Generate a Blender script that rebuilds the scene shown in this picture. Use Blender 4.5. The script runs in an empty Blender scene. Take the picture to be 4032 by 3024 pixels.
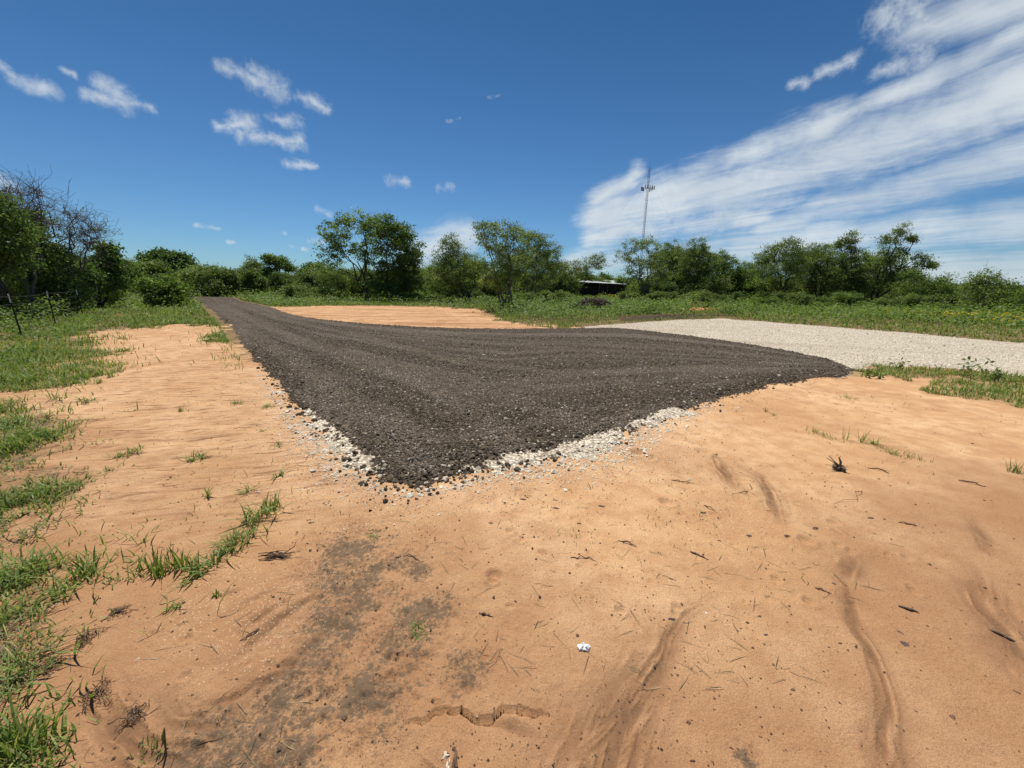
import bpy, math, random
import numpy as np
from mathutils import Matrix, Vector

# ------------------------------------------------------------------ camera, world, sun
C = bpy.context.scene
COL = C.collection
W0, H0, FPX = 4032.0, 3024.0, 1515.0
CAMZ = 1.6
PITCH = math.atan(382.0 / FPX)
ROLL = math.atan(0.015)
F_ = np.array([0, math.cos(PITCH), -math.sin(PITCH)])
U0 = np.array([0, math.sin(PITCH), math.cos(PITCH)])
R0 = np.array([1.0, 0, 0])
R_ = R0 * math.cos(ROLL) + U0 * math.sin(ROLL)
U_ = U0 * math.cos(ROLL) - R0 * math.sin(ROLL)
cam_d = bpy.data.cameras.new('camera')
cam = bpy.data.objects.new('camera', cam_d)
COL.objects.link(cam)
cam_d.sensor_width = 36.0
cam_d.lens = 36.0 * FPX / W0
cam_d.clip_start = 0.05
cam_d.clip_end = 6000
m = Matrix.Identity(4)
for i in range(3):
    m[i][0] = R_[i]; m[i][1] = U_[i]; m[i][2] = -F_[i]
m[2][3] = CAMZ
cam.matrix_world = m
C.camera = cam
C.view_settings.view_transform = 'Standard'
C.view_settings.look = 'None'
C.view_settings.gamma = 1.0
C.view_settings.exposure = 0.22
C.render.resolution_x = 1024; C.render.resolution_y = 768
C.cycles.max_bounces = 6
C.cycles.transparent_max_bounces = 4

def ray(px, py):
    d = F_ * FPX + R_ * (px - W0 / 2) + U_ * (H0 / 2 - py)
    return d / np.linalg.norm(d)
def G(px, py, z=0.0):                       # where the photographed pixel meets the ground
    d = ray(px, py)
    t = (z - CAMZ) / d[2]
    return np.array([d[0] * t, d[1] * t])
K = 4032 / 2212.0
def Dp(x, y, z=0.0):
    return G(x * K, y * K, z)
def poly(pts, z=0.0):
    return np.array([Dp(x, y, z) for x, y in pts])

SUN_EL, SUN_AZ = math.radians(66), math.radians(-20)   # azimuth from +Y towards +X
sun_dir = Vector((math.sin(SUN_AZ) * math.cos(SUN_EL), math.cos(SUN_AZ) * math.cos(SUN_EL), math.sin(SUN_EL)))
sl = bpy.data.lights.new('sun', 'SUN'); sl.energy = 4.6; sl.angle = math.radians(0.5); sl.color = (1.0, 0.955, 0.88)
so = bpy.data.objects.new('sun', sl); COL.objects.link(so)
so.rotation_euler = (-sun_dir).to_track_quat('-Z', 'Y').to_euler()

world = bpy.data.worlds.new("World"); C.world = world; world.use_nodes = True
wn, wl = world.node_tree.nodes, world.node_tree.links
wn.clear()
class NG:
    """small helper for writing node graphs"""
    def __init__(s, nt): s.n = nt.nodes; s.l = nt.links
    def put(s, sock, v):
        if isinstance(v, bpy.types.NodeSocket): s.l.new(v, sock)
        elif v is not None: sock.default_value = v
    def m(s, op, a, b=None, c=None, clamp=False):
        n = s.n.new('ShaderNodeMath'); n.operation = op; n.use_clamp = clamp
        s.put(n.inputs[0], a); s.put(n.inputs[1], b); s.put(n.inputs[2], c)
        return n.outputs[0]
    def v(s, op, a, b=None, c=None, scale=None):
        n = s.n.new('ShaderNodeVectorMath'); n.operation = op
        s.put(n.inputs[0], a); s.put(n.inputs[1], b); s.put(n.inputs[2], c)
        if scale is not None: s.put(n.inputs['Scale'], scale)
        return n.outputs['Value'] if op in ('DOT_PRODUCT', 'LENGTH', 'DISTANCE') else n.outputs['Vector']
    def noise(s, vec, scale, detail=4, rough=0.5, dist=0.0, lac=2.0):
        n = s.n.new('ShaderNodeTexNoise'); s.put(n.inputs['Vector'], vec)
        n.inputs['Scale'].default_value = scale; n.inputs['Detail'].default_value = detail
        n.inputs['Roughness'].default_value = rough; n.inputs['Distortion'].default_value = dist
        return n.outputs['Fac']
    def ramp(s, v, a, b, lo=0.0, hi=1.0, smooth=True):
        n = s.n.new('ShaderNodeMapRange'); n.interpolation_type = 'SMOOTHSTEP' if smooth else 'LINEAR'
        s.put(n.inputs['Value'], v); s.put(n.inputs['From Min'], a); s.put(n.inputs['From Max'], b)
        s.put(n.inputs['To Min'], lo); s.put(n.inputs['To Max'], hi)
        return n.outputs['Result']
    def mix(s, f, a, b, mode='MIX'):
        n = s.n.new('ShaderNodeMix'); n.data_type = 'RGBA'; n.blend_type = mode
        s.put(n.inputs[0], f)
        for k, x in ((6, a), (7, b)):
            s.put(n.inputs[k], (tuple(x) + (1.0,)) if isinstance(x, tuple) and len(x) == 3 else x)
        return n.outputs[2]
    def attr(s, name):
        n = s.n.new('ShaderNodeAttribute'); n.attribute_name = name
        return n.outputs['Fac']
    def voro(s, vec, scale, feature='F1', rand=1.0):
        n = s.n.new('ShaderNodeTexVoronoi'); n.feature = feature; s.put(n.inputs['Vector'], vec)
        n.inputs['Scale'].default_value = scale; n.inputs['Randomness'].default_value = rand
        return n
    def comb(s, x, y, z):
        n = s.n.new('ShaderNodeCombineXYZ'); s.put(n.inputs[0], x); s.put(n.inputs[1], y); s.put(n.inputs[2], z)
        return n.outputs[0]
    def sep(s, v):
        n = s.n.new('ShaderNodeSeparateXYZ'); s.put(n.inputs[0], v)
        return n.outputs

def build_sky():
    g = NG(world.node_tree)
    sky = wn.new('ShaderNodeTexSky'); sky.sky_type = 'NISHITA'; sky.sun_disc = False
    sky.sun_elevation = SUN_EL; sky.sun_rotation = SUN_AZ
    sky.air_density = 1.0; sky.dust_density = 0.35; sky.ozone_density = 3.0
    sky.altitude = 200
    tc = wn.new('ShaderNodeTexCoord')
    P = g.v('NORMALIZE', tc.outputs['Generated'])
    x, y, z = g.sep(P)
    warp = wn.new('ShaderNodeTexNoise'); wl.new(P, warp.inputs['Vector']); warp.inputs['Scale'].default_value = 14; warp.inputs['Detail'].default_value = 5
    Pw = g.v('ADD', P, g.v('SCALE', g.v('SUBTRACT', warp.outputs['Color'], (0.5, 0.5, 0.5)), scale=0.035))
    def capsule(V, a, b, w0, w1):
        a3, b3 = ray(*a), ray(*b)
        d = b3 - a3; L2 = float(d @ d) + 1e-9
        rel = g.v('SUBTRACT', V, tuple(a3))
        t = g.m('MULTIPLY', g.v('DOT_PRODUCT', rel, tuple(d)), 1 / L2, clamp=True)
        dist = g.v('LENGTH', g.v('SUBTRACT', rel, g.v('SCALE', tuple(d), scale=t)))
        def ang(p, w):
            q = ray(p[0], p[1] + w) - ray(p[0], p[1]); return float(np.linalg.norm(q))
        W = g.m('MULTIPLY_ADD', t, ang(b, w1) - ang(a, w0), ang(a, w0))
        return g.m('SUBTRACT', 1.0, g.m('DIVIDE', dist, W))
    def union(V, lst):
        r = None
        for c in lst:
            k = capsule(V, *c)
            r = k if r is None else g.m('MAXIMUM', r, k)
        return r
    # small fair weather clouds (ends of the long axis, half widths, in the photograph's pixels)
    cum = [((60, 310), (180, 350), 40, 50), ((0, 250), (60, 300), 30, 30), ((330, 370), (600, 430), 35, 28), ((400, 340), (500, 400), 50, 60),
           ((860, 255), (1100, 350), 35, 75), ((1000, 270), (1080, 320), 50, 60), ((1190, 380), (1290, 420), 40, 45),
           ((850, 500), (1000, 500), 30, 70), ((930, 480), (960, 540), 50, 45), ((1010, 545), (1180, 555), 35, 45),
           ((1080, 465), (1170, 480), 30, 40), ((1130, 640), (1240, 650), 28, 20),
           ((1530, 715), (1610, 725), 28, 28), ((1730, 735), (1780, 740), 24, 22),
           ((780, 895), (850, 897), 18, 18), ((1225, 945), (1265, 952), 22, 26), ((1110, 918), (1122, 920), 14, 14), ((1140, 968), (1148, 970), 12, 12),
           ((1190, 980), (1206, 982), 13, 13), ((905, 958), (945, 960), 13, 13), ((-40, 690), (50, 740), 50, 50),
           ((1240, 830), (1300, 850), 22, 14), ((1930, 378), (1975, 368), 12, 14), ((250, 265), (290, 280), 22, 22), ((1765, 480), (1800, 470), 14, 12),
           ((3110, 340), (3170, 330), 30, 34), ((3230, 290), (3350, 240), 40, 50), ((3500, 40), (3640, 240), 110, 80), ((3560, 0), (3700, 130), 120, 90), ((3450, 290), (3600, 230), 40, 60)]
    mk = union(Pw, cum)
    n1 = g.noise(P, 38, 8, 0.66, 0.4)
    n2 = g.noise(P, 9, 3, 0.5)
    n3 = g.noise(P, 110, 5, 0.6)
    dens = g.m('ADD', g.m('ADD', mk, g.m('MULTIPLY', g.m('SUBTRACT', n1, 0.5), 2.3)), g.m('MULTIPLY', g.m('SUBTRACT', n3, 0.5), 0.7))
    dens = g.ramp(dens, -0.10, 1.6)
    dens = g.m('MULTIPLY', dens, g.ramp(mk, -0.3, 0.1))
    # long wind-drawn cirrus: noise on a flat layer, drawn out towards one vanishing point
    az = math.atan2(1150 - W0 / 2, FPX)
    zz = g.m('ADD', g.m('MAXIMUM', z, 0.0), 0.06)
    qx, qy = g.m('DIVIDE', x, zz), g.m('DIVIDE', y, zz)
    ca, sa = math.cos(az), math.sin(az)
    along = g.m('ADD', g.m('MULTIPLY', qx, sa), g.m('MULTIPLY', qy, ca))
    across = g.m('SUBTRACT', g.m('MULTIPLY', qx, ca), g.m('MULTIPLY', qy, sa))
    q1 = g.comb(g.m('MULTIPLY', along, 0.75), g.m('MULTIPLY', across, 1.7), 0.0)
    s1 = g.noise(q1, 1.0, 9, 0.68, 1.3)
    q2 = g.comb(g.m('MULTIPLY', along, 1.6), g.m('MULTIPLY', across, 5.0), 3.0)
    s2 = g.noise(q2, 1.0, 6, 0.65, 0.9)
    cir = [((2350, 860), (3000, 720), 110, 150), ((3000, 720), (4100, 330), 150, 165), ((2560, 770), (3300, 470), 80, 100), ((2320, 935), (3000, 850), 60, 70),
           ((2500, 690), (2350, 800), 60, 60), ((3300, 470), (4200, 60), 50, 110)]
    cir2 = [((2250, 1040), (3200, 960), 60, 110), ((3200, 930), (4300, 850), 75, 100), ((3300, 1060), (4300, 1080), 100, 130), ((2600, 1100), (4300, 1150), 90, 80),
            ((3000, 900), (4200, 560), 60, 120), ((1640, 1000), (1830, 930), 90, 80), ((3600, 120), (4200, -60), 90, 170)]
    m1 = union(Pw, cir); m2 = union(Pw, cir2)
    s3 = g.noise(P, 16, 7, 0.65, 0.5)
    strk = g.m('ADD', g.m('ADD', g.m('MULTIPLY', s1, 0.52), g.m('MULTIPLY', s2, 0.22)), g.m('MULTIPLY', s3, 0.26))
    c1 = g.ramp(g.m('ADD', g.m('MULTIPLY', m1, 1.25), g.m('MULTIPLY', g.m('SUBTRACT', strk, 0.5), 3.6)), -0.25, 1.30)
    c1 = g.m('MULTIPLY', c1, g.ramp(m1, -0.25, 0.15))
    c2 = g.ramp(g.m('ADD', g.m('MULTIPLY', m2, 0.9), g.m('MULTIPLY', g.m('SUBTRACT', strk, 0.5), 2.6)), -0.35, 1.0)
    c2 = g.m('MULTIPLY', g.m('MULTIPLY', c2, g.ramp(m2, -0.3, 0.3)), 0.8)
    cc = g.m('MAXIMUM', g.m('MULTIPLY', c1, 0.88), c2)
    allc = g.m('MAXIMUM', cc, g.m('MULTIPLY', dens, 0.78))
    allc = g.m('MULTIPLY', allc, g.ramp(z, -0.02, 0.03))
    tint = g.mix(g.ramp(z, 0.0, 0.72, smooth=False), (0.54, 0.80, 1.04), (0.13, 0.42, 0.60))
    skyc = g.mix(1.0, sky.outputs['Color'], tint, 'MULTIPLY')
    gr = g.mix(g.ramp(n2, 0.3, 0.7), (6.8, 7.5, 8.1), (8.2, 8.8, 9.1))
    col = g.mix(allc, skyc, gr)
    bg = wn.new('ShaderNodeBackground'); bg.inputs['Strength'].default_value = 0.078
    out = wn.new('ShaderNodeOutputWorld')
    wl.new(col, bg.inputs['Color']); wl.new(bg.outputs[0], out.inputs[0])
build_sky()
world.cycles.sampling_method = 'MANUAL'; world.cycles.sample_map_resolution = 512

# ------------------------------------------------------------------ helpers
def tag(o, label=None, cat=None, group=None, kind=None):
    if label: o['label'] = label
    if cat: o['category'] = cat
    if group: o['group'] = group
    if kind: o['kind'] = kind
    return o
def empty(name, loc, label, cat, group=None):
    o = bpy.data.objects.new(name, None); COL.objects.link(o)
    o.location = loc; o.empty_display_size = 0.2
    return tag(o, label, cat, group)
def mesh(name, V, faces, mat, parent=None, attrs=None, smooth=False, fattrs=None):
    """faces: (N,3) or (N,4) int array, or a list of such arrays"""
    if not isinstance(faces, list): faces = [faces]
    faces = [np.asarray(f, dtype=np.int32) for f in faces if len(f)]
    V = np.asarray(V, dtype=np.float32)
    me = bpy.data.meshes.new(name)
    me.vertices.add(len(V)); me.vertices.foreach_set('co', V.ravel())
    loops = np.concatenate([f.ravel() for f in faces])
    tot = np.concatenate([np.full(len(f), f.shape[1], dtype=np.int32) for f in faces])
    st = np.concatenate([[0], np.cumsum(tot)[:-1]]).astype(np.int32)
    me.loops.add(len(loops)); me.loops.foreach_set('vertex_index', loops)
    me.polygons.add(len(tot)); me.polygons.foreach_set('loop_start', st)
    me.update(calc_edges=True)
    if attrs:
        for k, a in attrs.items():
            at = me.attributes.new(k, 'FLOAT', 'POINT'); at.data.foreach_set('value', np.asarray(a, dtype=np.float32))
    me.polygons.foreach_set('use_smooth', np.full(len(tot), smooth))
    me.materials.append(mat); me.validate()
    o = bpy.data.objects.new(name, me); COL.objects.link(o)
    if parent: o.parent = parent
    return o
def copy_tree(o, parent=None):
    c = o.copy(); COL.objects.link(c); c.parent = parent
    for ch in list(o.children): copy_tree(ch, c)
    return c

def lattice(ix, iy, seed):
    h = (ix.astype(np.int64) * 374761393 + iy.astype(np.int64) * 668265263 + seed * 1442695041) & 0x7fffffff
    h = ((h ^ (h >> 13)) * 1274126177) & 0x7fffffff
    return ((h ^ (h >> 16)) & 0xffff) / 65535.0
def vnoise(x, y, seed=0):
    ix, iy = np.floor(x), np.floor(y); fx, fy = x - ix, y - iy
    fx = fx * fx * (3 - 2 * fx); fy = fy * fy * (3 - 2 * fy)
    a = lattice(ix, iy, seed); b = lattice(ix + 1, iy, seed); c = lattice(ix, iy + 1, seed); d = lattice(ix + 1, iy + 1, seed)
    return (a * (1 - fx) + b * fx) * (1 - fy) + (c * (1 - fx) + d * fx) * fy
def fbm(x, y, scale, seed=0, oct=4):
    x = np.asarray(x, float) / scale; y = np.asarray(y, float) / scale
    s = 0; a = 0.5
    for k in range(oct):
        s = s + a * (vnoise(x, y, seed + k * 17) - 0.5); x = x * 2.03 + 5.1; y = y * 2.03 + 1.7; a *= 0.5
    return s * 2          # about -1..1
def sstep(a, b, x):
    t = np.clip((x - a) / (b - a), 0, 1); return t * t * (3 - 2 * t)
def seg_dist(x, y, P, Q):
    dx, dy = Q[0] - P[0], Q[1] - P[1]; L = dx * dx + dy * dy + 1e-12
    t = np.clip(((x - P[0]) * dx + (y - P[1]) * dy) / L, 0, 1)
    return np.hypot(x - P[0] - t * dx, y - P[1] - t * dy), t
def line_dist(x, y, pts):
    d = np.full(np.shape(x), 1e9)
    for P, Q in zip(pts[:-1], pts[1:]):
        d = np.minimum(d, seg_dist(x, y, P, Q)[0])
    return d
def sdist(x, y, pg):          # signed distance to a polygon, positive inside
    x = np.asarray(x, float); y = np.asarray(y, float)
    d = np.full(x.shape, 1e9); ins = np.zeros(x.shape, bool)
    n = len(pg)
    for i in range(n):
        P, Q = pg[i], pg[(i + 1) % n]
        d = np.minimum(d, seg_dist(x, y, P, Q)[0])
        if P[1] != Q[1]:
            c = ((P[1] > y) != (Q[1] > y)) & (x < (Q[0] - P[0]) * (y - P[1]) / (Q[1] - P[1]) + P[0])
            ins ^= c
    return np.where(ins, d, -d)

# ------------------------------------------------------------------ the plan of the place
P_DARK = poly([(395, 640), (430, 652), (452, 672), (484, 700), (520, 752), (560, 800), (600, 855), (655, 897), (700, 935), (735, 975), (760, 1005), (800, 1030), (850, 1045), (895, 1058),
               (925, 1050), (960, 1042), (1010, 1030), (1080, 1005), (1140, 995), (1200, 985), (1240, 965), (1300, 950), (1360, 935), (1420, 912), (1480, 885),
               (1540, 868), (1600, 850), (1680, 828), (1760, 812), (1835, 808), (1852, 792), (1800, 773), (1720, 758), (1640, 744), (1560, 733), (1480, 722),
               (1400, 713), (1330, 707), (1200, 708), (1100, 709), (1000, 708), (900, 704), (800, 698), (700, 689), (640, 679), (600, 666), (560, 656), (520, 649), (505, 642)], 0.04)
P_WHITE = poly([(1240, 708), (1270, 703), (1330, 698), (1400, 694), (1480, 689), (1560, 687), (1640, 693), (1800, 705), (2000, 722), (2212, 741), (2500, 768), (3100, 830),
                (3100, 960), (2500, 850), (2212, 812), (2100, 797), (2000, 791), (1900, 788), (1852, 800), (1780, 790), (1500, 740), (1300, 715)], 0.02)
P_FRINGE = poly([(560, 790), (585, 850), (612, 890), (640, 935), (690, 985), (720, 1030), (790, 1050), (880, 1068), (960, 1058), (1060, 1036), (1180, 1024), (1290, 1008),
                 (1375, 985), (1410, 955), (1450, 925), (1540, 880), (1500, 850), (1000, 900), (800, 900), (640, 850)], 0.0)
P_SANDMID = poly([(520, 668), (585, 662), (700, 660.5), (880, 661), (980, 665), (1045, 671), (1075, 688), (1120, 699), (1240, 707), (1240, 730), (520, 730)])
P_SANDFRONT = poly([(452, 700), (380, 704), (300, 708), (215, 712), (190, 735), (200, 790), (150, 830), (60, 845), (-60, 850), (-60, 880), (110, 890), (130, 935), (105, 1000), (110, 1100), (140, 1150),
                    (140, 1230), (110, 1290), (70, 1380), (70, 1500), (60, 1700), (100, 2600), (2400, 2600), (2900, 1400), (2700, 960), (2212, 876), (2080, 855), (2000, 822), (1900, 806), (1830, 808), (1400, 760), (700, 760), (560, 780)])
P_MUD = poly([(1330, 686), (1420, 679), (1560, 679), (1600, 683), (1520, 686), (1400, 692), (1340, 694)])
P_RED = poly([(1470, 663), (1510, 661), (1546, 664), (1540, 669), (1500, 671), (1474, 669)])

RILLS = [([(1440, 960), (1545, 985), (1570, 1030), (1605, 1085)], .05), ([(1560, 985), (1640, 1030), (1680, 1090), (1690, 1150)], .05),
         ([(1425, 1300), (1405, 1400), (1345, 1490), (1320, 1560), (1290, 1659), (1262, 1900), (1230, 2300)], .115), ([(1580, 1295), (1480, 1350), (1410, 1420), (1350, 1500), (1300, 1620)], .05),
         ([(1455, 1420), (1390, 1470), (1330, 1560), (1250, 1620), (1180, 1700)], .07),
         ([(2060, 1090), (2110, 1150), (2150, 1215)], .035), ([(2080, 1190), (2120, 1260), (2160, 1340), (2212, 1400), (2330, 1600)], .07),
         ([(1900, 1170), (1880, 1210), (1825, 1260), (1850, 1340), (1885, 1430), (1910, 1520), (1930, 1600), (1945, 1800), (1950, 2200)], .036), ([(1800, 1180), (1850, 1230), (1830, 1290)], .05),
         ([(130, 1430), (200, 1490), (260, 1570), (420, 1640), (520, 1720)], .06), ([(760, 1200), (660, 1290), (600, 1330), (520, 1390), (430, 1460)], .022),
         ([(700, 1240), (590, 1310), (480, 1370)], .016), ([(640, 1240), (520, 1300), (420, 1350)], .014), ([(560, 1250), (430, 1290)], .012), ([(830, 1260), (680, 1370), (590, 1450), (480, 1500), (300, 1530)], .025),
         ([(880, 1590), (900, 1640), (980, 1720)], .03), ([(300, 1470), (450, 1540), (560, 1600)], .04), ([(1000, 1560), (1200, 1600)], .02)]
RILLS = [(poly(p), w) for p, w in RILLS]
CRACK = poly([(862, 1580), (885, 1565), (925, 1540), (985, 1530), (1000, 1516), (1040, 1537), (1065, 1540), (1085, 1520), (1120, 1523), (1165, 1543), (1195, 1562)])
CRUST = [(760, 1180, .34), (730, 1220, .30), (860, 1215, .20), (900, 1235, .14), (800, 1230, .2), (760, 1290, .35), (720, 1350, .3), (900, 1330, .3), (850, 1400, .3), (650, 1500, .35), (620, 1600, .3), (450, 1620, .25), (800, 1500, .3),
         (1000, 1450, .15), (960, 1300, .12), (560, 1650, .2), (1620, 1640, .06)]
CRUST = [(*Dp(x, y), r) for x, y, r in CRUST]
HOOF = [(1101, 1148, .035), (1112, 1157, .03), (1125, 1165, .03), (1251, 1224, .018), (1291, 1222, .018), (1810, 1178, .03), (1837, 1192, .03), (1068, 1245, .05), (1065, 1255, .03), (1520, 975, .08), (1860, 945, .05),
        (1380, 980, .09), (1400, 990, .07), (1120, 1060, .04), (1240, 1120, .03), (1440, 1085, .06), (1800, 1130, .04), (1740, 1170, .05)]
_h = random.Random(4)
HOOF += [(_h.uniform(1050, 2050), _h.uniform(1040, 1330), _h.uniform(.014, .034)) for _ in range(46)] + [(_h.uniform(250, 700), _h.uniform(1150, 1500), _h.uniform(.012, .03)) for _ in range(18)]
HOOF = [(*Dp(x, y), r) for x, y, r in HOOF]

def rill_field(x, y):          # braided wash marks: streaks that follow each flow line
    out = np.zeros_like(x)
    xx = x + 0.10 * fbm(x, y, .5, 41, 3); yy = y + 0.10 * fbm(x, y, .5, 47, 3)
    for n, (pts, w) in enumerate(RILLS):
        best = np.full(x.shape, 1e9); sg = np.zeros_like(x); arc = np.zeros_like(x); L0 = 0.0
        for P, Q in zip(pts[:-1], pts[1:]):
            d, t = seg_dist(xx, yy, P, Q); LL = math.hypot(Q[0] - P[0], Q[1] - P[1])
            cr = ((xx - P[0]) * (Q[1] - P[1]) - (yy - P[1]) * (Q[0] - P[0])) / (LL + 1e-9)
            k = d < best; best = np.where(k, d, best); sg = np.where(k, np.sign(cr) * d, sg); arc = np.where(k, L0 + t * LL, arc); L0 += LL
        taper = sstep(0, 1, arc / (0.45 * L0 + .1)) * sstep(0, 1, (L0 - arc) / (0.35 * L0 + .05))
        ww = w * (0.6 + 0.9 * arc / max(L0, .01))
        q = np.exp(-(best / (ww * 1.35)) ** 2) * taper * np.clip(0.80 + 1.8 * fbm(arc / 9.0 + n, sg, 0.022, 301 + n, 3), 0, 1)
        out = np.maximum(out, q)
    return out
def height(x, y):
    x = np.asarray(x, float); y = np.asarray(y, float)
    r = np.hypot(x, y)
    z = 0.05 * fbm(x, y, 6.0, 3, 3) * sstep(3, 12, r) + 0.011 * fbm(x, y, 1.6, 5, 3) * sstep(0.3, 1.2, r)
    near = 1 - sstep(8, 16, r)
    z = z + near * (0.007 * fbm(x, y, 0.14, 11, 4) + 0.005 * fbm(x, y, .5, 19, 3) + 0.007 * np.abs(fbm(x, y, .07, 13, 3)))
    # ruts and drag marks across the left hand sand
    lf = sstep(-0.6, -1.8, x) * sstep(1.6, 3.0, y) * (1 - sstep(12, 25, y))
    z = z + lf * 0.030 * fbm(x * 0.35 + y * 0.12, y, 0.22, 23, 4)
    mid = np.exp(-((y - 22) / 8) ** 2) * 0.05
    z = z + mid * fbm(x * 0.3, y * 1.0, 1.2, 29, 3)
    nm = r < 9
    if nm.any():
        zz = np.array(z); zz[nm] = z[nm] - 0.016 * rill_field(x[nm], y[nm]); z = zz
    xx = x + 0.035 * fbm(x, y, .09, 51, 3); yy = y + 0.045 * fbm(x, y, .08, 57, 3)
    d = line_dist(xx, yy, CRACK)
    side = np.interp(xx, CRACK[:, 0], CRACK[:, 1])
    lo = np.where(yy < side, 1.0, 0.0) * (xx > CRACK[0, 0]) * (xx < CRACK[-1, 0])
    cw = np.clip(np.minimum(xx - CRACK[0, 0], CRACK[-1, 0] - xx) / 0.12, 0, 1)
    z = z - 0.015 * lo * np.exp(-d / 0.12) * cw + 0.006 * (1 - lo) * np.exp(-d / 0.06) * cw - 0.030 * lo * np.exp(-(d / 0.010) ** 2) * cw
    cr = np.zeros_like(x)
    for cx, cy, rr in CRUST: cr = np.maximum(cr, np.exp(-((x - cx) ** 2 + (y - cy) ** 2) / rr ** 2))
    z = z + cr * 0.024 * fbm(x, y, 0.045, 61, 3)
    for cx, cy, rr in HOOF:
        q = np.hypot(x - cx, (y - cy)) / rr
        z = z - rr * 0.38 * np.exp(-(q * 1.3) ** 4) + rr * 0.16 * np.exp(-((q - 1.25) / .3) ** 2)
    z = z + 0.14 * np.exp(-(((x - MOUND[0]) / 1.6) ** 2 + ((y - MOUND[1]) / 1.0) ** 2))
    z = z - 2.5 * sstep(300, 3000, r)
    return z
MOUND = Dp(1505, 668)

def road_sd(x, y):
    n = 0.10 * fbm(x, y, 0.5, 71, 4) + 0.05 * fbm(x, y, .12, 73, 3)
    return sdist(x, y, P_DARK) + n * (0.6 + 0.04 * np.hypot(x, y))
E_TOP = poly([(505, 642), (520, 649), (560, 656), (600, 666), (640, 679), (700, 689), (800, 698), (900, 704), (1000, 708), (1200, 708), (1400, 713), (1560, 733), (1720, 758), (1852, 785)], .04)
E_LOW = poly([(395, 640), (430, 652), (484, 700), (560, 800), (655, 897), (735, 975), (800, 1030), (895, 1058), (960, 1042), (1140, 995), (1300, 950), (1480, 885), (1680, 828), (1835, 808)], .04)
def fan(x, y):                  # grading lines: they run with the road and spread over the pad
    a = line_dist(x, y, E_TOP); b = line_dist(x, y, E_LOW); u = a / (a + b + 1e-6)
    r = np.hypot(x, y)
    return fbm(u, r / 140.0, 0.055, 311, 4) + 0.5 * fbm(u + 7, r / 60.0, 0.02, 317, 3), u
def dark_h(x, y, sd=None):
    sd = road_sd(x, y) if sd is None else sd
    return height(x, y) * 0.4 - 0.03 + 0.10 * sstep(-0.06, 0.42, sd) + 0.012 * fbm(x, y, .6, 79, 3)
def white_sd(x, y):
    n = 0.14 * fbm(x, y, 0.4, 81, 4) + 0.09 * fbm(x, y, .1, 83, 3)
    n = n * (0.8 + 0.03 * np.hypot(x, y))
    return np.maximum(sdist(x, y, P_WHITE) + n, sdist(x, y, P_FRINGE) - 0.07 + n * 2.2)
def white_h(x, y, sd):
    return height(x, y) * 0.8 - 0.02 + 0.045 * sstep(-0.05, 0.35, sd) + 0.006 * fbm(x, y, .4, 89, 3)
def sand_mask(x, y):
    w = 0.25 + 0.035 * np.hypot(x, y)
    n = (1.3 * fbm(x, y, 0.9, 91, 5) + 0.9 * fbm(x, y, .22, 93, 3)) * w
    a = sdist(x, y, P_SANDFRONT); b = sdist(x, y, P_SANDMID)
    return np.maximum(np.maximum(a, b) + n + 0.10 * (x < 0) * (y < 8), sdist(x, y, P_RED) * 1.0 + .4 + n * .3)
def top_h(x, y):
    x = np.atleast_1d(np.asarray(x, float)); y = np.atleast_1d(np.asarray(y, float))
    z = height(x, y)
    return np.maximum(np.maximum(z, dark_h(x, y)), white_h(x, y, white_sd(x, y)))

# ------------------------------------------------------------------ materials
def new_mat(name, rough=0.9, spec=0.2):
    mt = bpy.data.materials.new(name); mt.use_nodes = True
    bs = mt.node_tree.nodes['Principled BSDF']
    bs.inputs['Roughness'].default_value = rough
    bs.inputs['Specular IOR Level'].default_value = spec
    return mt, NG(mt.node_tree), bs
def bump(g, bs, h, strength=0.5, dist=0.01):
    b = g.n.new('ShaderNodeBump'); b.inputs['Strength'].default_value = strength; b.inputs['Distance'].default_value = dist
    g.put(b.inputs['Height'], h); g.l.new(b.outputs[0], bs.inputs['Normal'])
def pos(g):
    return g.n.new('ShaderNodeNewGeometry').outputs['Position']

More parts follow.
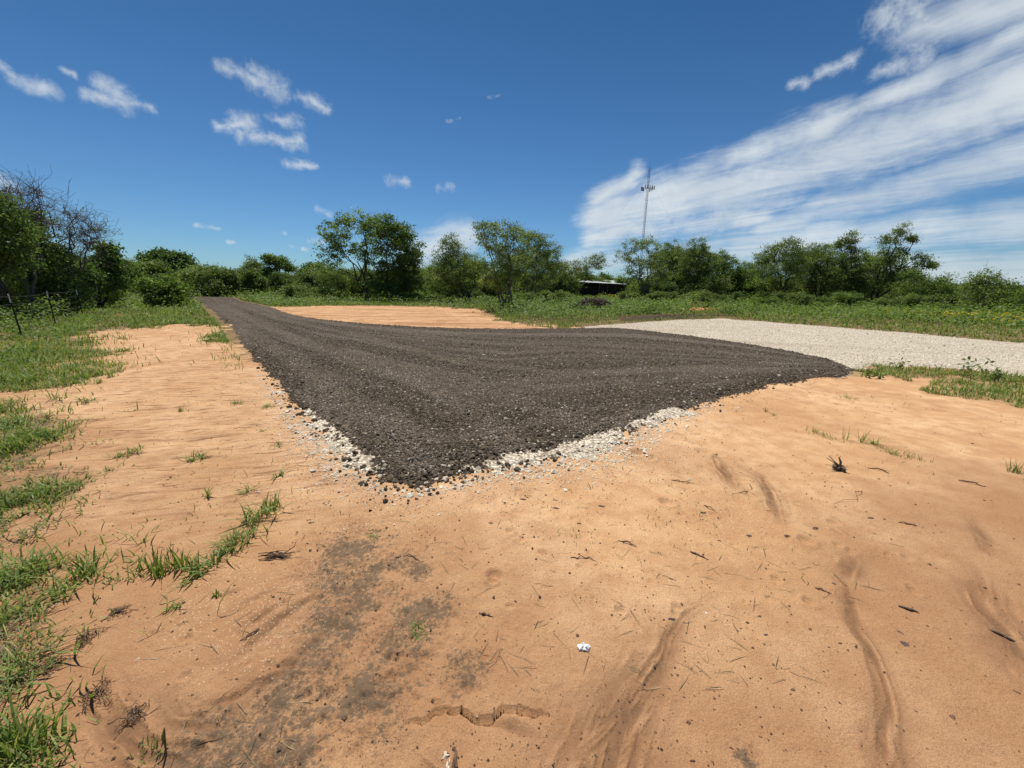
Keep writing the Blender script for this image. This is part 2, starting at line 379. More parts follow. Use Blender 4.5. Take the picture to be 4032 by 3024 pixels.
def mat_ground():
    mt, g, bs = new_mat('sand_and_soil', 0.95, 0.1)
    p = pos(g); x, y, z = g.sep(p)
    big = g.noise(p, 0.7, 4, 0.6); med = g.noise(p, 5, 5, 0.6); fine = g.noise(p, 190, 3, 0.8); grit = g.noise(p, 55, 4, 0.75)
    col = g.mix(g.ramp(big, 0.35, 0.65), (0.670, 0.404, 0.204), (0.820, 0.538, 0.302))
    col = g.mix(g.ramp(med, 0.35, 0.7, 0, 0.75), col, (0.53, 0.290, 0.142))
    big2 = g.noise(p, 0.9, 5, 0.62, 0.6)
    col = g.mix(g.ramp(big2, 0.47, 0.64, 0, 0.45), col, (0.46, 0.243, 0.118))
    far = g.noise(g.comb(g.m('MULTIPLY', x, 0.16), g.m('MULTIPLY', y, 0.9), 5.0), 1.0, 6, 0.7, 0.6)
    col = g.mix(g.m('MULTIPLY', g.ramp(y, 13.0, 17.0), g.ramp(far, 0.46, 0.62, 0, 0.85)), col, (0.33, 0.15, 0.065))
    # streaks left by running water and drag marks
    st = g.noise(g.comb(g.m('MULTIPLY', x, 1.2), g.m('ADD', g.m('MULTIPLY', y, 8.0), g.m('MULTIPLY', x, -2.2)), 0.0), 1.9, 7, 0.72, 0.5)
    left = g.m('MAXIMUM', g.m('MULTIPLY', g.ramp(x, -0.2, -1.6), g.ramp(y, 1.6, 3.0)), g.ramp(y, 12.0, 15.0, 0, 0.8))
    col = g.mix(g.m('MULTIPLY', left, g.ramp(st, 0.52, 0.63, 0, 0.90)), col, (0.230, 0.122, 0.066))
    col = g.mix(g.m('MULTIPLY', left, g.ramp(st, 0.50, 0.36, 0, 0.55)), col, (0.70, 0.455, 0.275))
    near_brown = g.attr('near_brown')
    col = g.mix(g.m('MULTIPLY', near_brown, 0.66), col, (0.355, 0.183, 0.090))
    rill = g.attr('rill')
    rn = g.noise(g.v('MULTIPLY', p, (1.0, 0.3, 1.0)), 45, 4, 0.7)
    col = g.mix(g.m('MULTIPLY', rill, g.ramp(rn, 0.30, 0.62, 0.75, 1.0)), col, (0.190, 0.108, 0.060))
    col = g.mix(g.ramp(grit, 0.56, 0.76, 0, 0.55), col, (0.22, 0.10, 0.05))
    col = g.mix(g.ramp(grit, 0.42, 0.25, 0, 0.35), col, (0.68, 0.43, 0.25))
    col = g.mix(g.ramp(fine, 0.40, 0.68, 0, 0.65), col, (0.27, 0.125, 0.055))
    cr = g.attr('crust')
    cn = g.noise(p, 48, 6, 0.8); cb = g.noise(p, 7, 3, 0.6)
    cthr = g.m('ADD', g.m('MULTIPLY', cr, 0.75), g.m('MULTIPLY', g.m('SUBTRACT', cn, 0.5), 2.0))
    cthr = g.m('ADD', cthr, g.m('SUBTRACT', cb, 0.6))
    col = g.mix(g.m('MULTIPLY', g.ramp(cthr, 0.44, 0.68, 0, 0.80), g.ramp(cr, 0.05, .4)), col, (0.145, 0.108, 0.072))
    # small dark specks: bark crumbs, seeds, beads of soil
    v1 = g.voro(p, 21); sp = g.sep(v1.outputs['Color'])
    rad = g.m('MULTIPLY', g.ramp(sp[0], 0.80, 1.0, smooth=False), 0.15)
    patch = g.ramp(g.noise(p, 2.3, 2), 0.42, 0.62, 0.15, 1.0)
    spk = g.m('MULTIPLY', g.ramp(g.m('SUBTRACT', v1.outputs['Distance'], g.m('MULTIPLY', rad, patch)), 0.0, -0.03), 0.85)
    col = g.mix(spk, col, (0.115, 0.058, 0.035))
    v4 = g.voro(p, 52); s4 = g.sep(v4.outputs['Color'])
    r4 = g.m('MULTIPLY', g.ramp(s4[0], 0.72, 1.0, smooth=False), 0.26)
    col = g.mix(g.m('MULTIPLY', g.ramp(g.m('SUBTRACT', v4.outputs['Distance'], g.m('MULTIPLY', r4, g.ramp(g.noise(p, 1.6, 3), .4, .6, .2, 1.0))), 0.0, -0.05), 0.75), col, (0.17, 0.085, 0.045))
    pale = g.attr('pale')
    v2 = g.voro(p, 115); s2 = g.sep(v2.outputs['Color'])
    pw = g.ramp(g.m('ADD', s2[1], g.m('MULTIPLY', pale, 0.75)), 0.99, 1.02)
    pw = g.m('MULTIPLY', pw, g.ramp(v2.outputs['Distance'], 0.45, 0.30))
    col = g.mix(g.m('MULTIPLY', pw, 0.7), col, (0.70, 0.52, 0.34))
    gs = g.attr('grassy')
    gn = g.noise(p, 3.0, 5, 0.7)
    gcol = g.mix(g.ramp(gn, 0.4, 0.65), (0.120, 0.095, 0.040), (0.300, 0.190, 0.095))
    gf = g.ramp(g.m('ADD', gs, g.m('MULTIPLY', g.m('SUBTRACT', g.noise(p, 9, 5, .7), 0.5), 1.0)), 0.35, 0.65)
    col = g.mix(g.m('MULTIPLY', gf, g.ramp(y, 5.0, 14.0, 0.45, 1.0)), col, gcol)
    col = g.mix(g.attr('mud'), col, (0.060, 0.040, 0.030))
    col = g.mix(g.attr('red'), col, (0.52, 0.22, 0.105))
    g.put(bs.inputs['Base Color'], col)
    h = g.m('ADD', g.m('ADD', g.m('MULTIPLY', g.m('MULTIPLY', st, left), -2.2), g.m('MULTIPLY', grit, 0.8)), g.m('ADD', g.m('MULTIPLY', fine, 0.35), g.m('MULTIPLY', cthr, g.m('MULTIPLY', cr, 0.5))))
    bump(g, bs, h, 0.9, 0.011)
    return mt
def mat_gravel(name, dark):
    mt, g, bs = new_mat(name, 0.95, 0.06)
    p = pos(g)
    v = g.voro(p, 38 if dark else 30); s = g.sep(v.outputs['Color'])
    v3 = g.voro(p, 13); s3 = g.sep(v3.outputs['Color'])
    n = g.noise(p, 1.1, 4, 0.6); f = g.noise(p, 130, 3, 0.7)
    if dark:
        col = g.mix(s[0], (0.066, 0.047, 0.031), (0.215, 0.165, 0.115))
        col = g.mix(g.ramp(n, 0.35, 0.7, 0, 0.5), col, (0.120, 0.098, 0.080))
        tr = g.attr('track')
        tn = g.noise(p, 7, 4, .6)
        col = g.mix(g.m('MULTIPLY', tr, g.ramp(tn, 0.3, 0.7, 0.45, 1.0)), col, (0.27, 0.215, 0.165))
        col = g.mix(g.m('MULTIPLY', g.ramp(s[1], 0.93, 0.96), 0.8), col, (0.46, 0.42, 0.37))
        col = g.mix(g.m('MULTIPLY', g.ramp(s3[1], 0.95, 0.97), g.ramp(v3.outputs['Distance'], 0.35, 0.25)), col, (0.42, 0.39, 0.35))
        dist = 0.016
    else:
        col = g.mix(s[0], (0.70, 0.59, 0.44), (0.95, 0.88, 0.74))
        col = g.mix(g.ramp(n, 0.35, 0.7, 0, 0.5), col, (0.72, 0.62, 0.47))
        xw, yw, zw = g.sep(p)
        col = g.mix(g.ramp(g.noise(g.comb(g.m('MULTIPLY', xw, 0.12), g.m('ADD', g.m('MULTIPLY', yw, 0.8), g.m('MULTIPLY', xw, 0.25)), 0.0), 1.0, 5, 0.65, 0.4), 0.46, 0.66, 0, 0.55), col, (0.52, 0.42, 0.30))
        col = g.mix(g.m('MULTIPLY', g.ramp(s[1], 0.90, 0.93), 0.65), col, (0.36, 0.28, 0.20))
        dist = 0.016
    col = g.mix(g.ramp(v.outputs['Distance'], 0.30, 0.62, 0, 0.7), col, (0.018, 0.014, 0.012) if dark else (0.22, 0.16, 0.10))
    g.put(bs.inputs['Base Color'], col)
    h = g.m('ADD', g.m('SUBTRACT', g.m('MULTIPLY', s[2], 0.8), v.outputs['Distance']), g.m('MULTIPLY', f, 0.25))
    bump(g, bs, h, 0.9, dist)
    return mt
def mat_stone(name, lo, hi, odd, oddp):
    mt, g, bs = new_mat(name, 0.95, 0.06)
    t = g.attr('tone'); f = g.noise(pos(g), 90, 4, 0.7)
    col = g.mix(t, lo, hi)
    col = g.mix(g.m('MULTIPLY', g.attr('dust'), .85), col, (0.30, 0.24, 0.18))
    col = g.mix(g.ramp(g.attr('odd'), 1 - oddp, 1 - oddp + 0.005), col, odd)
    col = g.mix(g.ramp(f, 0.35, 0.7, 0, 0.5), col, g.mix(0.5, col, (0.02, 0.018, 0.015)))
    g.put(bs.inputs['Base Color'], col); bump(g, bs, f, 0.6, 0.004)
    return mt
def mat_leaf(name, a, b, c, transl=0.42, rough=0.55):
    mt, g, bs = new_mat(name, rough, 0.25)
    t = g.attr('tone')
    col = g.mix(g.ramp(t, 0.0, 0.6, smooth=False), a, b)
    col = g.mix(g.ramp(t, 0.6, 1.0, smooth=False), col, c)
    g.put(bs.inputs['Base Color'], col)
    tr = g.n.new('ShaderNodeBsdfTranslucent'); g.put(tr.inputs['Color'], g.mix(1.0, col, (1.25, 1.35, 0.7), 'MULTIPLY'))
    mx = g.n.new('ShaderNodeMixShader'); mx.inputs[0].default_value = transl
    g.l.new(bs.outputs[0], mx.inputs[1]); g.l.new(tr.outputs[0], mx.inputs[2])
    g.l.new(mx.outputs[0], g.n['Material Output'].inputs['Surface'])
    return mt
def mat_bark(name, a, b):
    mt, g, bs = new_mat(name, 0.95, 0.1)
    tc = g.n.new('ShaderNodeTexCoord').outputs['Object']
    n = g.noise(g.v('MULTIPLY', tc, (1, 1, 0.25)), 22, 5, 0.7)
    g.put(bs.inputs['Base Color'], g.mix(g.ramp(n, 0.3, 0.7), a, b)); bump(g, bs, n, 0.8, 0.02)
    return mt
def mat_plain(name, a, b, scale=20, rough=0.7, metal=0.0):
    mt, g, bs = new_mat(name, rough, 0.3)
    tc = g.n.new('ShaderNodeTexCoord').outputs['Object']
    n = g.noise(tc, scale, 5, 0.65)
    g.put(bs.inputs['Base Color'], g.mix(g.ramp(n, 0.3, 0.7), a, b)); bs.inputs['Metallic'].default_value = metal
    bump(g, bs, n, 0.3, 0.004)
    return mt
M = {}
M['ground'] = mat_ground()
M['dark'] = mat_gravel('dark_gravel', True)
M['white'] = mat_gravel('white_gravel', False)
M['stone_dark'] = mat_stone('dark_stone', (0.064, 0.046, 0.031), (0.230, 0.177, 0.125), (0.62, 0.53, 0.40), 0.065)
M['stone_white'] = mat_stone('pale_stone', (0.74, 0.63, 0.46), (0.95, 0.88, 0.73), (0.16, 0.12, 0.09), 0.03)
M['mesquite'] = mat_leaf('mesquite_leaf', (0.123, 0.166, 0.049), (0.204, 0.268, 0.075), (0.359, 0.425, 0.133))
M['hack'] = mat_leaf('hackberry_leaf', (0.085, 0.137, 0.041), (0.164, 0.239, 0.063), (0.305, 0.382, 0.112))
M['brush'] = mat_leaf('brush_leaf', (0.095, 0.148, 0.034), (0.174, 0.248, 0.056), (0.327, 0.408, 0.097))
M['olive'] = mat_leaf('olive_leaf', (0.1, 0.135, 0.039), (0.175, 0.229, 0.065), (0.275, 0.347, 0.103))
M['bright'] = mat_leaf('bright_leaf', (0.071, 0.105, 0.018), (0.131, 0.187, 0.028), (0.226, 0.275, 0.045))
M['grass'] = mat_leaf('grass_blade', (0.128, 0.178, 0.039), (0.196, 0.274, 0.061), (0.422, 0.392, 0.146), 0.35, 0.5)
M['weed'] = mat_leaf('weed_leaf', (0.125, 0.178, 0.045), (0.205, 0.284, 0.072), (0.383, 0.429, 0.127), 0.3, 0.6)
M['drygrass'] = mat_leaf('dry_grass', (0.16, 0.125, 0.070), (0.26, 0.21, 0.12), (0.42, 0.35, 0.22), 0.2, 0.7)
M['flower'] = mat_leaf('yellow_petal', (0.55, 0.38, 0.01), (0.70, 0.52, 0.02), (0.80, 0.62, 0.05), 0.3, 0.6)
M['bark'] = mat_bark('bark', (0.035, 0.028, 0.022), (0.115, 0.095, 0.075))
M['deadbark'] = mat_bark('weathered_wood', (0.085, 0.072, 0.060), (0.21, 0.185, 0.16))
M['twig'] = mat_bark('dry_twig', (0.095, 0.060, 0.040), (0.24, 0.165, 0.11))
M['brushpile'] = mat_bark('cut_brush', (0.050, 0.036, 0.028), (0.17, 0.135, 0.11))
M['leaflit'] = mat_plain('dead_leaf', (0.085, 0.05, 0.032), (0.20, 0.11, 0.06), 60)
M['chip'] = mat_plain('bark_chip', (0.060, 0.042, 0.034), (0.15, 0.10, 0.08), 70, 0.9)
M['steel'] = mat_plain('fence_steel', (0.008, 0.010, 0.008), (0.022, 0.020, 0.016), 20, 0.7)
M['whitepaint'] = mat_plain('white_paint', (0.55, 0.56, 0.54), (0.75, 0.75, 0.73), 30, 0.6)
M['wire'] = mat_plain('galvanised_wire', (0.08, 0.10, 0.08), (0.16, 0.17, 0.15), 10, 0.5, 0.6)
M['tower'] = mat_plain('tower_steel', (0.17, 0.19, 0.21), (0.26, 0.28, 0.30), 0.3, 0.6, 0.2)
M['towerdark'] = mat_plain('antenna_panel', (0.05, 0.055, 0.06), (0.10, 0.10, 0.11), 3, 0.6)
M['paper'] = mat_plain('white_paper', (0.75, 0.74, 0.74), (0.85, 0.84, 0.85), 20, 0.8)
M['shedwall'] = mat_plain('dark_shed_board', (0.008, 0.010, 0.009), (0.022, 0.026, 0.022), 3, 0.8)
M['shedroof'] = mat_plain('roof_sheet', (0.28, 0.30, 0.29), (0.60, 0.60, 0.59), 1.2, 0.45)
M['oldwood'] = mat_plain('old_wood', (0.06, 0.05, 0.04), (0.14, 0.12, 0.10), 8, 0.9)

# ------------------------------------------------------------------ ground sheets on one polar grid
def rings():
    r = [0.0, 0.25, 0.45]
    while r[-1] < 4: r.append(r[-1] * 1.0062)
    while r[-1] < 12: r.append(r[-1] * 1.0075)
    while r[-1] < 40: r.append(r[-1] * 1.011)
    while r[-1] < 110: r.append(r[-1] * 1.025)
    while r[-1] < 4500: r.append(r[-1] * 1.15)
    return np.array(r)
RR = rings()
AA = np.radians(np.concatenate([np.arange(-180, -76, 3.0), np.arange(-76, 76, 0.19), np.arange(76, 180, 3.0)]))
gr_, ga_ = np.meshgrid(RR, AA, indexing='ij')
GX, GY = gr_ * np.sin(ga_), gr_ * np.cos(ga_)
NR, NA = GX.shape
def grid_faces(sel=None):
    i, j = np.meshgrid(np.arange(NR - 1), np.arange(NA), indexing='ij')
    j2 = (j + 1) % NA
    f = np.stack([i * NA + j, (i + 1) * NA + j, (i + 1) * NA + j2, i * NA + j2], -1).reshape(-1, 4)[:, ::-1]
    if sel is not None:
        s = sel.ravel(); f = f[s[f].any(axis=1)]
    return f
def compact(V, f, attrs):
    used = np.unique(f); mp = np.full(len(V), -1); mp[used] = np.arange(len(used))
    return V[used], mp[f], {k: a[used] for k, a in attrs.items()}

gx, gy = GX.ravel(), GY.ravel(); grr = np.hypot(gx, gy)
gz = height(gx, gy)
sm = sand_mask(gx, gy)
rill = np.zeros_like(gx)
nearm = grr < 9
xs, ys = gx[nearm], gy[nearm]
rr_ = rill_field(xs, ys)
rill[nearm] = np.clip(rr_, 0, 1)
crust = np.zeros_like(gx)
for cx, cy, rad in CRUST: crust = np.maximum(crust, np.exp(-((gx - cx) ** 2 + (gy - cy) ** 2) / rad ** 2))
near_brown = np.clip((1 - sstep(0.7, 2.9, gy - .35 * np.abs(gx - .3))) * 1.0 + 0.7 * fbm(gx, gy, .8, 137, 4), 0, 1) * (grr < 6)  # mask for browner, darker sand towards the camera, broken up by noise
fr = sdist(gx[nearm], gy[nearm], P_FRINGE)
pale = np.zeros_like(gx); pale[nearm] = np.clip(np.exp(np.minimum(fr, 0) / 0.30), 0, 1) * 0.95
for cx, cy, rad in [(*Dp(600, 1300), .22), (*Dp(640, 1260), .2), (*Dp(820, 1110), .35), (*Dp(560, 1360), .2), (*Dp(430, 1320), .15), (*Dp(1560, 1120), .3), (*Dp(500, 1230), .15)]:
    pale = np.maximum(pale, 0.42 * np.exp(-((gx - cx) ** 2 + (gy - cy) ** 2) / rad ** 2))
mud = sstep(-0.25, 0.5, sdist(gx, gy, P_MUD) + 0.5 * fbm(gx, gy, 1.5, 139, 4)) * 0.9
red = sstep(-0.3, 0.2, sdist(gx, gy, P_RED) + .3 * fbm(gx, gy, .8, 149, 3))
ground = mesh('ground', np.stack([gx, gy, gz], -1), grid_faces(), M['ground'], smooth=True,
              attrs=dict(grassy=1 - sstep(-0.25, 0.35, sm), rill=rill, crust=crust, near_brown=near_brown, pale=pale, mud=mud, red=red))
tag(ground, kind='structure')

def smask(fun, rmax, pad):
    sel = np.full(gx.shape, -9.0); k = (grr < rmax) & (grr > 1.2) & (gy > 0)
    sel[k] = fun(gx[k], gy[k]); return sel, sel > -pad
wsd, wsel = smask(white_sd, 70, 0.12)
V = np.stack([gx, gy, np.zeros_like(gx)], -1); V[wsel, 2] = white_h(gx[wsel], gy[wsel], wsd[wsel]); V[~wsel, 2] = height(gx[~wsel], gy[~wsel]) - 0.03
f = grid_faces(wsel.reshape(NR, NA)); Vc, fc, ac = compact(V, f, {})
white = mesh('gravel_drive', Vc, fc, M['white'], smooth=True); tag(white, kind='structure')
dsd, dsel = smask(road_sd, 110, 0.12)
TRK = [[(470, 665), (560, 700), (700, 760), (840, 810), (960, 860), (1060, 930), (1110, 985)], [(455, 660), (520, 700), (620, 775), (720, 850), (840, 930), (900, 1010)],
       [(500, 655), (600, 690), (800, 735), (1000, 790), (1200, 812), (1500, 800), (1750, 785)], [(520, 655), (640, 690), (900, 722), (1200, 745), (1500, 760), (1700, 780)],
       [(480, 660), (640, 740), (860, 800), (1100, 870), (1260, 930)], [(560, 662), (700, 700), (1000, 740), (1300, 765)]]
TRK = [poly(t) for t in TRK]
k = dsel; X, Y = gx[k], gy[k]
fanv, _u = fan(X, Y)
tr = np.clip(1.5 * fanv, 0, .9); ind = np.zeros_like(X); rip = np.zeros_like(X)
for ti, t in enumerate(TRK):
    d = line_dist(X + .12 * fbm(X, Y, 2, 151, 2), Y + .12 * fbm(X, Y, 2, 157, 2), t)
    w = 0.18 + 0.004 * np.hypot(X, Y)
    q = np.exp(-(d / w) ** 4) * (0.55 + 0.6 * fbm(X, Y, 1.0, 163 + ti, 3)); tr = np.maximum(tr, q); ii = np.exp(-(d / w) ** 4)
    L0 = 0.0; best = np.full(len(X), 1e9); arc = np.zeros(len(X))
    for A_, B_ in zip(t[:-1], t[1:]):
        dd, tt = seg_dist(X, Y, A_, B_); LL = np.linalg.norm(B_ - A_); arc = np.where(dd < best, L0 + tt * LL, arc); best = np.minimum(best, dd); L0 += LL
    rip = np.where(ii > ind, ii * np.sin(arc * 2 * np.pi / 0.13 + d * 6), rip); ind = np.maximum(ind, ii)
V = np.stack([gx, gy, height(gx, gy) - 0.05], -1)
V[k, 2] = dark_h(X, Y, dsd[k]) - 0.010 * ind + 0.013 * rip * (np.hypot(X, Y) < 20) + 0.007 * fanv + 0.007 * fbm(X, Y, .05, 167, 2) * (np.hypot(X, Y) < 8) * (1 - .6 * ind)
tra = np.zeros_like(gx); tra[k] = np.clip(tr, 0, 1)
f = grid_faces(dsel.reshape(NR, NA)); Vc, fc, ac = compact(V, f, {'track': tra})
dark = mesh('gravel_road', Vc, fc, M['dark'], smooth=True, attrs=ac); tag(dark, kind='structure')

# ------------------------------------------------------------------ stones
OCT_V = np.array([(1, 0, 0), (0, 1, 0), (-1, 0, 0), (0, -1, 0), (0, 0, 1), (0, 0, -1)], float)
OCT_F = np.array([(0, 1, 4), (1, 2, 4), (2, 3, 4), (3, 0, 4), (1, 0, 5), (2, 1, 5), (3, 2, 5), (0, 3, 5)])
def ico():
    p = (1 + 5 ** .5) / 2
    v = np.array([(-1, p, 0), (1, p, 0), (-1, -p, 0), (1, -p, 0), (0, -1, p), (0, 1, p), (0, -1, -p), (0, 1, -p), (p, 0, -1), (p, 0, 1), (-p, 0, -1), (-p, 0, 1)]) / math.hypot(1, p)
    f = np.array([(0, 11, 5), (0, 5, 1), (0, 1, 7), (0, 7, 10), (0, 10, 11), (1, 5, 9), (5, 11, 4), (11, 10, 2), (10, 7, 6), (7, 1, 8), (3, 9, 4), (3, 4, 2), (3, 2, 6), (3, 6, 8), (3, 8, 9), (4, 9, 5), (2, 4, 11), (6, 2, 10), (8, 6, 7), (9, 8, 1)])
    return v, f
ICO_V, ICO_F = ico()
def stones(rng, x, y, z, size, base=(ICO_V, ICO_F), flat=0.65):
    bv, bf = base; n = len(x); nv = len(bv)
    v = bv[None] * (1 + 0.28 * rng.uniform(-1, 1, (n, nv, 1)))
    v = v * np.stack([rng.uniform(.7, 1.25, n), rng.uniform(.7, 1.1, n), rng.uniform(flat * .7, flat * 1.3, n)], -1)[:, None]
    a = rng.uniform(0, 2 * np.pi, n); ca, sa = np.cos(a)[:, None], np.sin(a)[:, None]
    t = rng.uniform(-.5, .5, n)[:, None]
    X = v[..., 0] * ca - v[..., 1] * sa; Y = v[..., 0] * sa + v[..., 1] * ca
    Z = v[..., 2] + t * X * 0.6
    s = np.asarray(size)[:, None] * 0.5
    P = np.stack([X * s + x[:, None], Y * s + y[:, None], Z * s + z[:, None]], -1).reshape(-1, 3)
    F = (bf[None] + (np.arange(n) * nv)[:, None, None]).reshape(-1, bf.shape[1])
    return P, F, np.repeat(rng.uniform(0, 1, n), nv), np.repeat(rng.uniform(0, 1, n), nv)
def sample(rng, n, r0, r1, a0=-62, a1=62):
    r = np.exp(rng.uniform(math.log(r0), math.log(r1), n)); a = np.radians(rng.uniform(a0, a1, n))
    return r * np.sin(a), r * np.cos(a), r

rng = np.random.default_rng(5)
x, y, r = sample(rng, 210000, 2.2, 26)
sd = road_sd(x, y); k = sd > -0.02
x, y, r, sd = x[k], y[k], r[k], sd[k]
size = rng.lognormal(math.log(0.0135), 0.45, len(x)) * (1 + 0.045 * r)
size *= 1 + 0.8 * np.exp(-sd / 0.25)
size = np.clip(size, 0.008, 0.07)
tdist = np.full(len(x), 9.0)
for t in TRK: tdist = np.minimum(tdist, line_dist(x, y, t))
size *= np.where(tdist < 0.2, 0.75, 1.0)
z = dark_h(x, y, sd) + size * 0.12
dust = np.clip(np.exp(-(tdist / (0.2 + .004 * r)) ** 4) * (0.75 + 0.9 * fbm(x, y, .9, 163, 3)) + 1.5 * np.maximum(fan(x, y)[0], -.1), 0, 1)
size *= 1 - .35 * dust
P, Fc, tone, odd = stones(rng, x, y, z, size, (OCT_V, OCT_F))
o = mesh('gravel', P, Fc, M['stone_dark'], attrs=dict(tone=tone, odd=odd, dust=np.repeat(dust, 6))); tag(o, 'dark grey crushed stones covering the gravel road and pad', 'gravel', kind='stuff')
# bigger dark stones tumbled to the edge
x, y, r = sample(rng, 60000, 2.2, 9)
sd = road_sd(x, y); k = (sd > -0.10) & (sd < 0.25) & (rng.uniform(0, 1, len(x)) < np.where(sd < 0, .10, .35))
x, y, sd = x[k], y[k], sd[k]
size = np.clip(rng.lognormal(math.log(0.026), 0.4, len(x)), 0.012, .075)
z = np.maximum(dark_h(x, y, sd), height(x, y)) + size * 0.18
P, Fc, tone, odd = stones(rng, x, y, z, size)
o = mesh('edge_gravel', P, Fc, M['stone_dark'], attrs=dict(tone=tone * .8, odd=odd)); tag(o, 'coarser dark stones rolled to the rim of the gravel pad', 'gravel', kind='stuff')
# pale fringe and drive
x, y, r = sample(rng, 230000, 2.0, 24)
w = white_sd(x, y); sd = road_sd(x, y)
fr = sdist(x, y, P_FRINGE); spill = rng.uniform(0, 1, len(x)) < np.exp(np.minimum(fr + .05, 0) / 0.13) * 0.45
k = ((w > 0.02) | (spill & (fr > -0.6))) & (sd < 0.0)
x, y, r, w, sd, fr = x[k], y[k], r[k], w[k], sd[k], fr[k]
size = np.clip(rng.lognormal(math.log(0.0135), 0.45, len(x)) * (1 + 0.045 * r) * np.where(fr < -0.05, np.where(w < 0.02, .62, 1), 1), 0.006, 0.07)
z = np.maximum(height(x, y), white_h(x, y, w)) + size * 0.12
P, Fc, tone, odd = stones(rng, x, y, z, size, (OCT_V, OCT_F))
o = mesh('pale_gravel', P, Fc, M['stone_white'], attrs=dict(tone=tone, odd=odd)); tag(o, 'cream limestone chips fringing the dark pad and covering the right drive', 'gravel', kind='stuff')
# scattered crumbs over the sand
x, y, r = sample(rng, 16000, 0.9, 9)
sm_ = sand_mask(x, y); sd = road_sd(x, y)
k = (sm_ > 0.1) & (sd < -0.05) & (rng.uniform(0, 1, len(x)) < 0.15 + 0.85 * np.exp(sd / 0.35) + 0.25 * (fbm(x, y, .7, 171, 3) > .1))
x, y, r = x[k], y[k], r[k]
size = np.clip(rng.lognormal(math.log(0.0046), 0.5, len(x)) * (1 + .22 * r), 0.002, .02)
P, Fc, tone, odd = stones(rng, x, y, height(x, y) + size * .1, size, (OCT_V, OCT_F))
mcr = mat_stone('soil_crumb', (0.10, 0.060, 0.040), (0.30, 0.18, 0.105), (0.60, 0.45, 0.29), 0.035)
o = mesh('soil_crumbs', P, Fc, mcr, attrs=dict(tone=tone, odd=odd)); tag(o, 'tiny pebbles and soil crumbs strewn over the orange sand', 'pebbles', kind='stuff')
# flat bits of leaf and bark
rg = np.random.default_rng(66)
x, y, r = sample(rg, 2600, 0.9, 11); k = (sand_mask(x, y) > .05) & (road_sd(x, y) < -.08) & (fbm(x, y, .8, 223, 3) > -.12); x, y, r = x[k], y[k], r[k]
size = np.clip(rg.lognormal(math.log(.008), .5, len(x)), .003, .018) * (1 + .10 * r)
P, Fc, tone, odd = stones(rg, np.zeros(len(x)), np.zeros(len(x)), np.zeros(len(x)), size, (ICO_V, ICO_F), flat=.18)
P = P.reshape(-1, 12, 3) * np.array([1.0, .5, 1]); an = rg.normal(0, .7, len(x))[:, None]
P = np.stack([P[..., 0] * np.cos(an) - P[..., 1] * np.sin(an) + x[:, None], P[..., 0] * np.sin(an) + P[..., 1] * np.cos(an) + y[:, None], P[..., 2] + (height(x, y) + size * .08)[:, None]], -1).reshape(-1, 3)
o = mesh('leaf_litter', P, Fc, mcr, attrs=dict(tone=tone * .7, odd=odd * .9)); tag(o, 'small brown bits of leaf and bark strewn on the sand', 'leaf litter', kind='stuff')
# loose dark stones one can count at the tip of the pad
LS = [(716, 1018, .030), (735, 1022, .036), (756, 1000, .045), (768, 985, .060), (741, 966, .03), (747, 1029, .02), (781, 1049, .034), (791, 1050, .038), (833, 1059, .035), (811, 1059, .02), (800, 1081, .022),
      (833, 1084, .042), (848, 1085, .018), (800, 1104, .020), (882, 1082, .022), (881, 1089, .020), (930, 1068, .034), (911, 1063, .016), (855, 1035, .05), (889, 1052, .05), (905, 1040, .05), (726, 1040, .018),
      (1132, 1033, .03), (1197, 997, .038), (1140, 998, .04), (940, 1033, .045), (966, 1038, .04), (1259, 968, .034), (639, 936, .034), (655, 946, .024), (1556, 889, .05), (1000, 1050, .016), (1050, 1046, .014), (1556, 876, .04),
      (670, 1190, .018), (686, 1190, .014), (795, 1204, .012), (1166, 1290, .016), (1066, 1292, .016), (1266, 1188, .014), (1250, 1148, .014), (1150, 1186, .014), (257, 1322, .035)]
ROWS = ['gravel pad', 'front tip', 'white fringe']
loose_rng = np.random.default_rng(8)
for i, (sx, sy, sz) in enumerate(LS):
    p = Dp(sx, sy); z0 = float(top_h(p[0], p[1])[0])
    v, ff, t, od = stones(loose_rng, np.zeros(1), np.zeros(1), np.zeros(1), np.array([sz]), flat=0.85)
    o = mesh('loose_stone', v, ff, M['stone_dark'], attrs=dict(tone=t * 0.6, odd=od * 0.9)); o.location = (p[0], p[1], z0 + sz * 0.25)
    where = 'loose dark stone rolled onto the sand in front of the gravel pad' if i < 33 else 'small dark pebble lying on the open sand of the foreground'
    tag(o, where, 'stone', 'loose stones before the pad' if i < 33 else 'pebbles on the open sand')

# ------------------------------------------------------------------ grass and ground cover
def blades(rng, x, y, z, L, w, lean, tone, az=None):
    n = len(x)
    az = rng.uniform(0, 2 * np.pi, n) if az is None else az
    d = np.stack([np.cos(az), np.sin(az), np.zeros(n)], -1)
    s = np.stack([-np.sin(az), np.cos(az), np.zeros(n)], -1)
    s = s + 0.6 * d * rng.uniform(-1, 1, (n, 1))
    up = np.array([0, 0, 1.0])
    P = []
    for t, ww in ((0, 0.7), (0.35, 1.0), (0.72, 0.65), (1, 0)):
        c = np.stack([x, y, z], -1) + d * (L * lean * (t ** 1.5))[:, None] + up * (L * (t * (1 - 0.45 * lean * t)))[:, None]
        if ww > 0: P += [c - s * (w * ww * .5)[:, None], c + s * (w * ww * .5)[:, None]]
        else: P += [c]
    V = np.stack(P, 1).reshape(-1, 3); b = (np.arange(n) * 7)[:, None]
    q = np.concatenate([b + np.array([[0, 1, 3, 2]]), b + np.array([[2, 3, 5, 4]])]); tri = b + np.array([[4, 5, 6]])
    return V, [q, tri], np.repeat(tone, 7)
